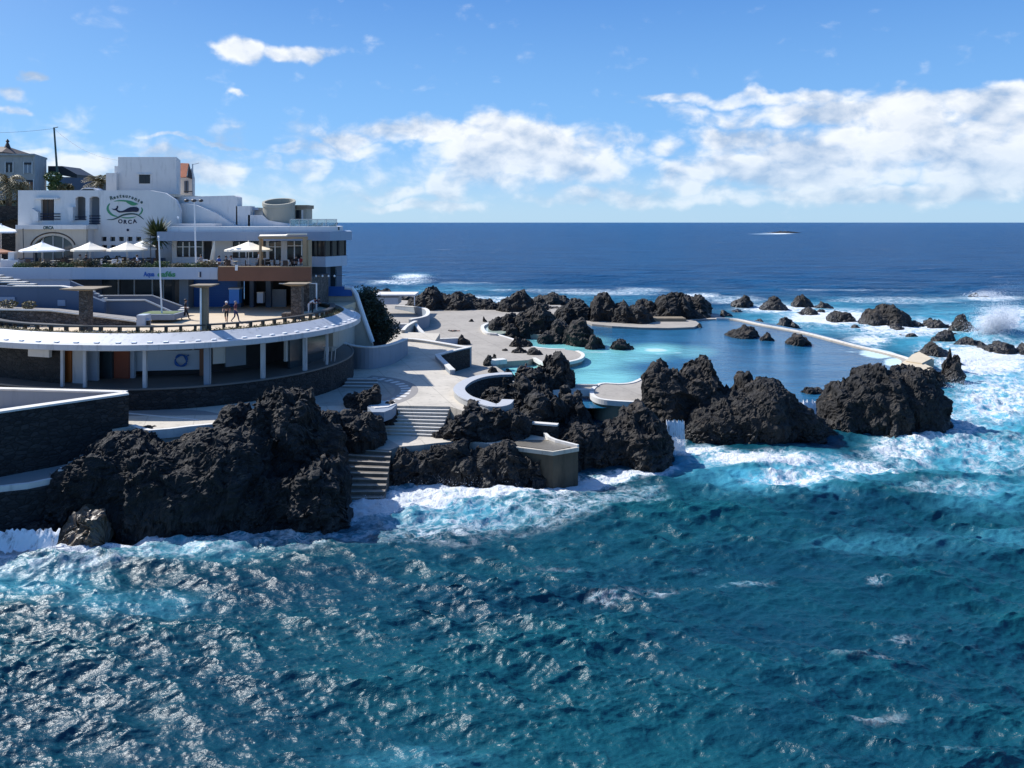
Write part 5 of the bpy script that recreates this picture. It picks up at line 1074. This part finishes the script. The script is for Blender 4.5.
parasol('white parasol cut by the picture edge beside the dark stone wall', 1, 224.5, 231.5, 16, 80, M['whitecanvas'])
parasol('tan parasol low beside the white chairs at the terrace end', -6, 247, 252, 16, 77, mat('tan_canvas',(.30,.13,.07),.8,.1,1))
fp = thing('folded_parasol', 'folded cream parasol leaning beside the wing window', 'parasol', P(212,266,77)); MB().tube([P(210.5,266,77),P(211.5,262,77),P(213.5,250,77),P(214.5,241,77)], [.05,.22,.2,.04], 8).build('canopy', M['canvas'], fp)
# ------------------------------------------------------------------ tables and chairs
tb = thing('bistro_table', 'small round pale table set along the restaurant terrace', 'table', (0,0,0), 'terrace tables')
MB().lathe([(.01,.72),(.4,.72),(.4,.75),(.01,.75)], (0,0,0), 16).build('table_top', M['cream'], tb, local=True); MB().tube([(0,0,0),(0,0,.72)], .04, 8).build('leg', M['darkmetal'], tb, local=True); MB().lathe([(.01,0),(.25,0),(.25,.03),(.01,.05)], (0,0,0), 12).build('base', M['darkmetal'], tb, local=True)
def chair_proto(label, m, grp):
    o = thing('bistro_chair', label, 'chair', (0,0,0), grp)
    MB().box(-.22,-.22,.43,.22,.22,.47).build('seat', m, o, local=True); MB().box(-.22,.2,.47,.22,.24,.92).build('backrest', m, o, local=True)
    for x in (-.19,.19):
        for y in (-.19,.19): MB().box(x-.02,y-.02,0,x+.02,y+.02,.43).build('leg', M['darkmetal'], o, local=True)
    return o
cd = chair_proto('slim dark chair at a table on the restaurant terrace', M['darkwood'], 'dark terrace chairs'); cl = chair_proto('white plastic chair at a table on the restaurant terrace', M['whitemetal'], 'white terrace chairs')
tabs = [(12,76,'w'),(30,75.2,'d'),(55,74.6,'d'),(70,77.5,'d'),(84,75,'d'),(102,76,'d'),(112,74.6,'w'),(125,78,'d'),(134,75,'d'),(147,76.5,'d'),(208,74.8,'w'),(222,72.6,'d'),(236,73.5,'w'),(256,72.2,'d'),(270,73.2,'d'),(284,72.4,'d'),(297,73.5,'w')]
first = {'d':True,'w':True}
for i,(px,Y,k) in enumerate(tabs):
    x = XY(px,Y)
    if i == 0: tb.location = (x,Y,TZ)
    else: dup(tb, (x,Y,TZ))
    src = cd if k=='d' else cl
    for a in (0,1,2):
        q = a*2.1+i*.9; loc = (x+.72*math.cos(q), Y+.72*math.sin(q), TZ); rz = q-math.pi/2
        if first[k]: src.location = loc; src.rotation_euler = (0,0,rz); first[k] = False
        else: dup(src, loc, rz)
# hedge along the terrace edge
for i in range(14):
    x0 = 16+i*14.2; r = random.Random(40+i); big = r.random()
    if i == 0: lb = 'low flowering shrub at the first bed of the terrace edge near the stairs'
    o = thing('edge_shrub', 'low scrubby plant growing in the planted strip along the terrace edge', 'shrub', P(x0+7,267.6,72.3), 'shrubs in the terrace edge bed')
    mb = MB()
    for j in range(13): leaves(mb, P(x0+r.uniform(0,14), 266.6-r.uniform(0,1)**2*(5 if i%3 else 2.5), 72.3), (.4,.25,.22), 60, .075, r)
    mb.build('foliage', [M['leaf'],M['leafdry'],M['leafdark']][i%3 if i<10 else i%2], o); mb = MB()
    for j in range(4): mb.tube([P(x0+2+j*3.4,268,72.3),P(x0+2+j*3.4,266,72.3)], .02, 5)
    mb.build('stem', M['bark'], o)
for i,(px,h) in enumerate(((102,6),(107,8),(113,5),(118,8),(123,6.5))):
    o = thing('potted_shrub', 'upright dark shrub in the row below the square windows', 'shrub', P(px,266,80.5), 'dark shrubs below the square windows'); mb = MB(); r = random.Random(90+i); leaves(mb, P(px,264-h/2,80.5), (.35,.35,h*.06), 260, .08, r); mb.build('foliage', M['leafdark'], o); MB().tube([P(px,266.5,80.5),P(px,262,80.5)], .03,5).build('stem', M['bark'], o)
# ------------------------------------------------------------------ palms
def fronds(mb, c, n, L, rnd, droop, leaf=.5, up=.2, stiff=False):
    for i in range(n):
        a = rnd.uniform(0,2*math.pi); e = rnd.uniform(up,1.35) if stiff else rnd.uniform(-.3,1.2); d = Vector((math.cos(a)*math.cos(e), math.sin(a)*math.cos(e), math.sin(e))); p = Vector(c); l = L*rnd.uniform(.75,1.1)
        side = d.cross(Vector((0,0,1))).normalized()
        if stiff:
            w = .075; q = p+d*l*.55; q2 = p+d*l-Vector((0,0,droop*l*.2)); mb.add([p-side*w*.5,p+side*w*.5,q+side*w,q-side*w,q2], [(0,1,2,3),(3,2,4)]); continue
        pts = []
        for k in range(9): t_ = k/8; pts.append(p+d*l*t_-Vector((0,0,droop*l*t_*t_)))
        for k in range(1,9):
            for s in (-1,1):
                t_ = (pts[k]-pts[k-1]).normalized(); ln = leaf*(1-.6*abs(k/8-.45)); tip = pts[k]+(side*s*.8+t_*.6-Vector((0,0,.35)))*ln; w = t_*.05
                mb.add([pts[k]-w,pts[k]+w,tip], [(0,1,2)])
        mb.tube(pts, [.03*(1-k/10) for k in range(9)], 4, cap=False)
def palm(name, label, px, py, Y, top, L, n, stiff, mm, droop=.45, th=.18, leaf=.5):
    b = Vector(P(px,py,Y)); t_ = Vector(P(px-.5,top,Y)); o = thing(name, label, 'palm', b); r = random.Random(int(px*3+1))
    MB().tube([b.lerp(t_,k/6)+Vector((.04*math.sin(k*1.7),0,0)) for k in range(7)], [th*(1.25-.3*k/6) for k in range(7)], 10).build('trunk', M['bark'], o)
    mb = MB(); fronds(mb, t_, n, L, r, droop, leaf, stiff=stiff, up=-.55); mb.build('crown', mm, o); return o
palm('yucca_palm', 'spiky dark green palm in front of the whale emblem wall', 158, 265, 78.5, 237, 2.35, 300, True, M['palm'], .25)
palm('date_palm', 'shaggy yellowish palm before the old weathered house', 9, 246, 92, 181, 3.4, 70, False, M['leafdry'], .75, .3, .8)
palm('date_palm', 'yellowish palm half hidden beside the first one at the dark wall', 19, 246, 93, 187, 2.8, 60, False, M['leafdry'], .8, .26, .8)
palm('date_palm', 'dry palm peeping over the restaurant roof beside the tower', 101, 205, 100, 182, 2.2, 70, False, M['leafdry'], .4, .2, .6)
# ------------------------------------------------------------------ hillside, old house
n = 40; hv = []
for j in range(n):
    for i in range(n):
        y = 88+j*4.; xm = -.50*y; x = -170+i*(170+xm)/(n-1); e = float(smooth(xm,xm-10,np.array(x)))
        z = 13+e*(4.5+3.5*float(smooth(92,125,np.array(y)))+.03*(y-88))+.5*math.sin(x*.4+y*.2)*e; hv.append((x,y,z))
struct(MB().add(hv, [(j*n+i,j*n+i+1,(j+1)*n+i+1,(j+1)*n+i) for j in range(n-1) for i in range(n-1)]).build('hillside', mat('hill_ground',(.10,.10,.045),.95,.4,.3,.4,2), local=True, smooth=True))
OY = 112.
oh = thing('old_house', 'weathered grey two storey house with shuttered windows on the hillside', 'house', P(20,195,OY))
MB().prism([(XY(-60,OY),OY),(XY(35,OY),OY),(XY(46.5,OY+7),OY+7),(XY(-60,OY+7),OY+7)], ZY(200,OY), ZY(155,OY)).build('wall', M['oldplaster'], oh); MB().prism([(XY(-60,OY),OY-.3),(XY(35.4,OY),OY-.3),(XY(47.4,OY+7.3),OY+7.3),(XY(-60,OY),OY+7.3)], ZY(155.6,OY), ZY(153.8,OY)).build('roof_slab', M['oldplaster'], oh)
for a,b,c,d,mm in ((5.5,162.5,12.5,172,'glass'),(24,162.5,31.5,173,'wallgrey'),(-20,162.5,-13,172,'glass'),(26,180,33,190,'brown')):
    w = MB().fb(a,b,c,d,OY-.06,.1).build('window', M[mm], oh); MB().fb((a+c)/2-.4,b,(a+c)/2+.4,d,OY-.12,.06).build('mullion', M['white'], w); MB().fb(a-.8,b-.8,a,d+.8,OY-.13,.1).build('jamb', M['white'], w); MB().fb(c,b-.8,c+.8,d+.8,OY-.13,.1).build('jamb', M['white'], w); MB().fb(a,b,c,b+2,OY-.14,.06).build('lintel', M['interior'], w)
MB().fb(16,180,20,190,OY-.06,.1).build('door', M['white'], oh); MB().fb(8,181,12,190,OY-.06,.1).build('door', M['interior'], oh)
rf = thing('far_house', 'dark hipped roof with small chimney pot behind the old grey house', 'house', P(0,155,125))
mb = MB(); z0 = ZY(153.5,125); mb.add([(XY(-40,125),122,z0),(XY(14,125),122,z0),(XY(14,125),132,z0),(XY(-40,125),132,z0),(XY(-22,125),127,ZY(145,125)),(XY(0,125),127,ZY(145.5,125))], [(0,1,5,4),(1,2,5),(2,3,4,5),(3,0,4)]); mb.build('roof', M['darkwood'], rf)
MB().lathe([(.01,0),(.5,0),(.15,.9),(.3,1.1),(.01,1.5)], (XY(1.5,125),126.5,ZY(147,125)), 8).build('chimney_pot', M['darkwood'], rf); MB().box(XY(-38,125),122.5,20,XY(12,125),131,z0-.02).build('wall', M['oldplaster'], rf)
for nm,lb,poly,Y,mm,wm in (('shed','dark shed with long sloping roof behind the utility pole',[(48,166),(62,166),(77,174.5),(77,178),(48,173)],118,'darkmetal','leafdry'),('barn','low dark barn roof between the shed and the tower',[(58,177),(92,178.5),(98,185),(98,192),(56,192)],108,'slate','slate')):
    q = thing(nm, lb, 'shed', P(poly[0][0],190,Y)); MB().xzprism([(XY(x,Y),ZY(y,Y)) for x,y in poly], Y, Y+5).build('roof', M[mm], q); a0 = min(p[0] for p in poly)+1; a1 = max(p[0] for p in poly)-1; MB().fb(a0,max(p[1] for p in poly)-1,a1,196,Y+.4,4).build('wall', M['oldplaster'] if nm=='shed' else M['slate'], q)
for lb,x,y,w,h in (('green bush at the corner of the old grey house',57,187,9,5),('olive bush before the barn roof',66,188,7,4),('grassy clump below the long shed roof',53,177,8,5)):
    b = thing('bush', lb, 'bush', P(x,y+4,104)); mb = MB(); r = random.Random(int(x)); leaves(mb, P(x,y,104), (w/F*104,1.,h/F*104), 500, .22, r); mb.build('foliage', M['leaf'] if x!=66 else M['leafdry'], b); MB().tube([P(x,y+8,104),P(x,y,104)], .1, 6).build('stem', M['bark'], b)
MB_ = MB(); MB_.fb(-60,206,18.5,262,89,1.); rw2 = tag(MB_.build('dark_wall', M['stone']), 'dark basalt retaining wall behind the palms at the restaurant corner', 'wall')
# utility pole and wires
up_ = thing('utility_pole', 'tall leaning green utility pole above the old house roofs', 'pole', P(58,190,106)); MB().tube([P(58.5,190,106),P(54,127.5,106)], [.16,.11], 8).build('shaft', M['darkgreen'], up_); MB().tube([P(53.5,128,106),P(58,127,106)], .06, 6).build('arm', M['darkgreen'], up_)
def wire(label, a, b, sag):
    a, b = Vector(a), Vector(b); pts = [a.lerp(b,k/16)-Vector((0,0,sag*4*(k/16)*(1-k/16))) for k in range(17)]; tag(MB().tube(pts, .018, 5).build('wire', M['darkmetal']), label, 'wire')
wire('thin wire from the utility pole to the edge of the picture', P(54,128.5,106), P(-60,131,100), .4); wire('thin wire sagging from the utility pole towards the tower', P(54,128.5,106), P(118,160,97), .9)
cr = thing('parked_car', 'white rounded car roof just visible over the restaurant roofline', 'car', P(88,190,97))
mb = MB(); mb.xzprism([(XY(x,97),ZY(y,97)) for x,y in [(78,193),(79,190.5),(83,188.5),(88,187.5),(94,188),(97,190),(99,193)]], 97, 98.6); mb.build('body', M['whitemetal'], cr); MB().xzprism([(XY(x,97),ZY(y,97)) for x,y in [(80,190.6),(83.5,189),(93,189),(95.5,190.6)]], 96.97, 97.0).build('window', M['glass'], cr)
# small house with terracotta roof
th_ = thing('tiled_house', 'small white house with orange tiled gable roof behind the tower', 'house', P(186,195,97))
MB().xzprism([(XY(x,97),ZY(y,97)) for x,y in [(176,200),(176,176),(186,176),(189.5,168),(192,178),(192,200)]], 97.5, 97.9).build('wall', M['white'], th_)
mb = MB(); mb.add([P(176,163.5,97.2),P(189.,164,97.2),P(186.5,177.6,95.6),P(176,177.6,95.6)], [(0,1,2,3)]); mb.add([P(189,164,97.2),P(193,179,97.2),P(193,179,98.4),P(189,164,98.4)], [(0,1,2,3)]); mb.add([P(186.8,177.6,95.6),P(189,164,97.2),P(192.8,179.5,95.8)], [(0,1,2)]); q = mb.build('roof', [M['terracotta'],M['darkwood']], th_); q.data.polygons[1].material_index = 1; q.data.polygons[2].material_index = 1; md = q.modifiers.new('thick','SOLIDIFY'); md.thickness = .12
w = MB().fb(184.2,181,188.,193,97.4,.1).build('window', M['slate'], th_); MB().fb(186,181,186.4,193,97.35,.05).build('mullion', M['darkmetal'], w); MB().fb(184,191,193,192,96.5,.1).build('balcony_rail', M['darkmetal'], th_)
pq = thing('roof_pole', 'thin grey pole with short arm beside the orange tiled roof', 'pole', P(193,196,94)); MB().tube([P(193,198,94),P(192.6,164,94)], .07, 6).build('shaft', M['metal'], pq); MB().tube([P(192.6,164.5,94),P(199,163,94)], .04, 6).build('arm', M['metal'], pq)
# lamp post and flagpoles
lp = thing('street_lamp', 'tall white lamp post with three round lamp heads on the terrace', 'lamp', P(196,266,74)); MB().tube([P(196,267,74),P(194.2,200,74)], [.1,.06], 8).build('shaft', M['whitemetal'], lp); MB().tube([P(186,200.6,74),P(202,201,74)], .035, 6).build('arm', M['darkmetal'], lp)
for x,w_ in ((186.5,.24),(193.8,.26),(201,.22)): MB().ball(P(x,200.6,74), w_,w_,.15,12,8).build('lamp_head', M['darkmetal'], lp)
for lb,nm,x0,y0,x1,y1,Y,mm,rr in (('tall white flagpole standing in the planter on the plaza','flagpole',162,317,158.7,237,63.8,'whitemetal',.075),('thin dark pole beside the spiky palm','flagpole',151,268,150.3,235,75,'darkmetal',.045),('thin dark pole at the corner of the arched porch','flagpole',24,266,23,229,76,'darkmetal',.05)):
    o = thing(nm, lb, 'pole', P(x0,y0,Y)); MB().tube([P(x0,y0+1,Y),P(x1,y1,Y)], [rr,rr*.7], 8).build('shaft', M[mm], o); MB().ball(P(x1,y1,Y), rr*1.3,rr*1.3,rr*1.3,8,6).build('finial', M[mm], o)
tr_ = thing('planter_tub', 'white planter tub on the terrace near the stairs', 'planter', P(11,266,75)); MB().fb(8,252,14,262,75,.6).build('upper_tub', M['white'], tr_); MB().fb(0,260,18,268,74.6,1.).build('base', M['bluewhite'], tr_)
# ------------------------------------------------------------------ people
def person(label, loc, face, pose, shirt, trousers, hair='hair', skinlegs=False, hgt=1.72, hat=None):
    s = hgt/1.72; o = thing('person', label, 'person', loc, None, face)
    J = dict(pel=(0,0,.93),sp=(0,.0,1.12),ch=(0,0,1.34),nk=(0,0,1.48),hd=(0,.02,1.60),tp=(0,.01,1.71))
    for sd,x in (('l',-1),('r',1)):
        J[sd+'hip']=(x*.1,0,.9); J[sd+'kn']=(x*.11,.02,.49); J[sd+'an']=(x*.11,-.02,.08); J[sd+'to']=(x*.12,.16,.04)
        J[sd+'sh']=(x*.19,0,1.40); J[sd+'el']=(x*.25,-.03,1.13); J[sd+'wr']=(x*.25,.06,.90); J[sd+'ha']=(x*.25,.1,.80)
    if pose == 'walk':
        J.update(lkn=(-.1,.17,.50),lan=(-.1,.26,.09),lto=(-.1,.42,.06),rkn=(.1,-.02,.49),ran=(.1,-.33,.14),rto=(.1,-.2,.05),lel=(-.25,-.16,1.15),lwr=(-.25,-.12,.92),lha=(-.25,-.08,.83),rel=(.25,.06,1.14),rwr=(.24,.24,.98),rha=(.24,.31,.93))
    if pose == 'lean':
        J.update(sp=(0,.14,1.08),ch=(0,.36,1.2),nk=(0,.48,1.28),hd=(0,.58,1.34),tp=(0,.63,1.43),lsh=(-.19,.38,1.24),rsh=(.19,.38,1.24),lel=(-.2,.5,1.02),rel=(.2,.5,1.02),lwr=(-.12,.68,.98),rwr=(.12,.68,.98),lha=(-.06,.76,.98),rha=(.06,.76,.98))
    if pose == 'sit':
        d = -.44
        for k in J: J[k] = (J[k][0],J[k][1],J[k][2]+d) if k[1:] not in ('kn','an','to') else J[k]
        for sd,x in (('l',-1),('r',1)): J[sd+'kn']=(x*.12,.42,.5); J[sd+'an']=(x*.12,.42,.09); J[sd+'to']=(x*.12,.58,.05); J[sd+'el']=(x*.26,.08,.72); J[sd+'wr']=(x*.2,.32,.74); J[sd+'ha']=(x*.14,.4,.76)
    if pose == 'lie':
        for k in list(J): x,y,z = J[k]; J[k] = (x, z-.9, .13+y*.3)
    Rr = dict(pel=.15,sp=.135,ch=.16,nk=.06,hd=.105,tp=.075,hip=.095,kn=.065,an=.045,to=.035,sh=.075,el=.048,wr=.034,ha=.038)
    names = list(J); E_ = [('pel','sp'),('sp','ch'),('ch','nk'),('nk','hd'),('hd','tp')]
    for sd in 'lr': E_ += [('pel',sd+'hip'),(sd+'hip',sd+'kn'),(sd+'kn',sd+'an'),(sd+'an',sd+'to'),('ch',sd+'sh'),(sd+'sh',sd+'el'),(sd+'el',sd+'wr'),(sd+'wr',sd+'ha')]
    me = bpy.data.meshes.new('sk'); me.from_pydata([tuple(c*s for c in J[k]) for k in names], [(names.index(a),names.index(b)) for a,b in E_], [])
    t_ = bpy.data.objects.new('sk', me); COL.objects.link(t_); md = t_.modifiers.new('s','SKIN'); md.use_smooth_shade = True; md.branch_smoothing = .4
    for i,k in enumerate(names):
        v = me.skin_vertices[0].data[i]; r = Rr.get(k, Rr.get(k[1:],.05))*s; v.radius = (r, r*(.72 if k in ('sp','ch','pel') else 1)); v.use_root = (k=='pel')
    t_.modifiers.new('u','SUBSURF').levels = 1; t_.modifiers['u'].render_levels = 1
    m2 = evalmesh(t_); bpy.data.objects.remove(t_); m2.name = 'body'
    for mm in (M['skin'],M[shirt],M[trousers]): m2.materials.append(mm)
    segs = [(Vector(J[a])*s,Vector(J[b])*s,(2 if (a=='pel' and b!='sp') or a[1:] in ('hip',) or (a[1:]=='kn' and not skinlegs) else 0 if a in('nk','hd') or a[1:] in ('wr','el','kn') else 2 if a[1:]=='an' else 1)) for a,b in E_]
    for p in m2.polygons:
        c = p.center; best = 9; mi = 0
        for a,b,k in segs:
            d = b-a; u = max(0,min(1,(c-a).dot(d)/d.length_squared)); q = (a+d*u-c).length
            if q < best: best = q; mi = k
        p.material_index = mi
    b = bpy.data.objects.new('body', m2); COL.objects.link(b); b.parent = o
    hd = (Vector(J['hd'])*.45+Vector(J['tp'])*.55)*s; mb = MB(); mb.ball(hd+Vector((0,-.025,.02)), .115*s,.118*s,.10*s,10,8); mb.build('hair', M[hat or hair], o, local=True)
    mb = MB(); f_ = Vector(J['hd'])*s
    mb.ball(f_+Vector((0,.11,.0)), .016,.022,.022,6,4); mb.build('nose', M['skin'], o, local=True)
    mb = MB(); 
    for x in (-.035,.035): mb.ball(f_+Vector((x,.098,.03)), .011,.01,.009,6,4)
    mb.build('eyes', M['hair'], o, local=True)
    return o
PZ = 9.3
def onp(px,py,z=PZ): return G(px,py,z)
person('person in dark clothes striding across the plaza past the stairs', onp(185.5,320), rad(-80), 'walk', 'cl_black','cl_black')
person('person in black shorts with white cap walking beside a companion on the plaza', onp(226.5,322.5), rad(-170), 'walk', 'cl_black','cl_black', skinlegs=True, hat='cl_white')
person('person in maroon top and navy trousers walking on the plaza', onp(235.5,322.3), rad(-95), 'walk', 'cl_maroon','cl_navy', hat='cl_grey')
person('person in white top leaning forward over the plaza rail', onp(308.5,314.5), rad(-75), 'lean', 'cl_white','cl_white')
person('person in dark red leaning on the plaza rail close to a companion', onp(312.5,314.), rad(-70), 'lean', 'cl_maroon','cl_black')
for lb,px,Y,rz,po,sh,trs in (('waiter in white shirt standing on the brown terrace',259,71.8,2.,'walk','cl_white','cl_black'),('seated guest in white shirt under the cream parasol',137,74.6,-1.2,'sit','cl_white','cl_black'),('guest in black seated below the second cream parasol',86,74.9,.5,'sit','cl_black','cl_black'),
    ('guest in blue seated near the folded parasol',219,72.8,1.,'sit','cl_blue','cl_grey'),('guest in dark clothes seated beside the guest in blue',226,72.4,-1.,'sit','cl_black','cl_navy'),('guest in navy seated next to the cream wide parasol',231,73.1,2.4,'sit','cl_navy','cl_black'),('guest in black seated under the pergola',296,73.,2.8,'sit','cl_black','cl_black'),('guest in red seated under the pergola canvas',301,72.9,-.6,'sit','cl_red','cl_grey'),('guest in grey seated beneath the wing windows',201,74.5,.8,'sit','cl_grey','cl_black'),('guest in beige seated opposite the black one by the second parasol',80,75.4,-2.,'sit','cl_beige','cl_grey')):
    person(lb, (XY(px,Y),Y,TZ), rz, po, sh, trs)
def wallperson(lb, px, py, z, rz, po, sh, trs, **k): person(lb, G(px,py,z), rz, po, sh, trs, **k)
wallperson('bather in pink towel sitting between the dark rocks by the paddling pool', 526,377,2.6, 2.6, 'sit', 'cl_pink','skin', skinlegs=True)
wallperson('dark tanned sunbather lying on the pool deck beside the white bench', 454,331.5,2.0, 1.5, 'lie', 'cl_black','cl_black', skinlegs=True)
for lb,px,py in (('stack of dark railings beside the pavilion glass front',331,352),):
    o = thing('rail_stack', lb, 'railing', (*G2(px,py+6,5.8),5.8)); x,y = circ(331,12.4); o.location = (x,y,5.8)
    for i in range(4): MB().tube([(x-.6+i*.3,y,5.8),(x-.5+i*.3,y,7.)], .04, 6).build('post', M['metal'], o)
    MB().tube([(x-.7,y,7.),(x+.6,y,7.)], .05, 6).build('rail', M['metal'], o)
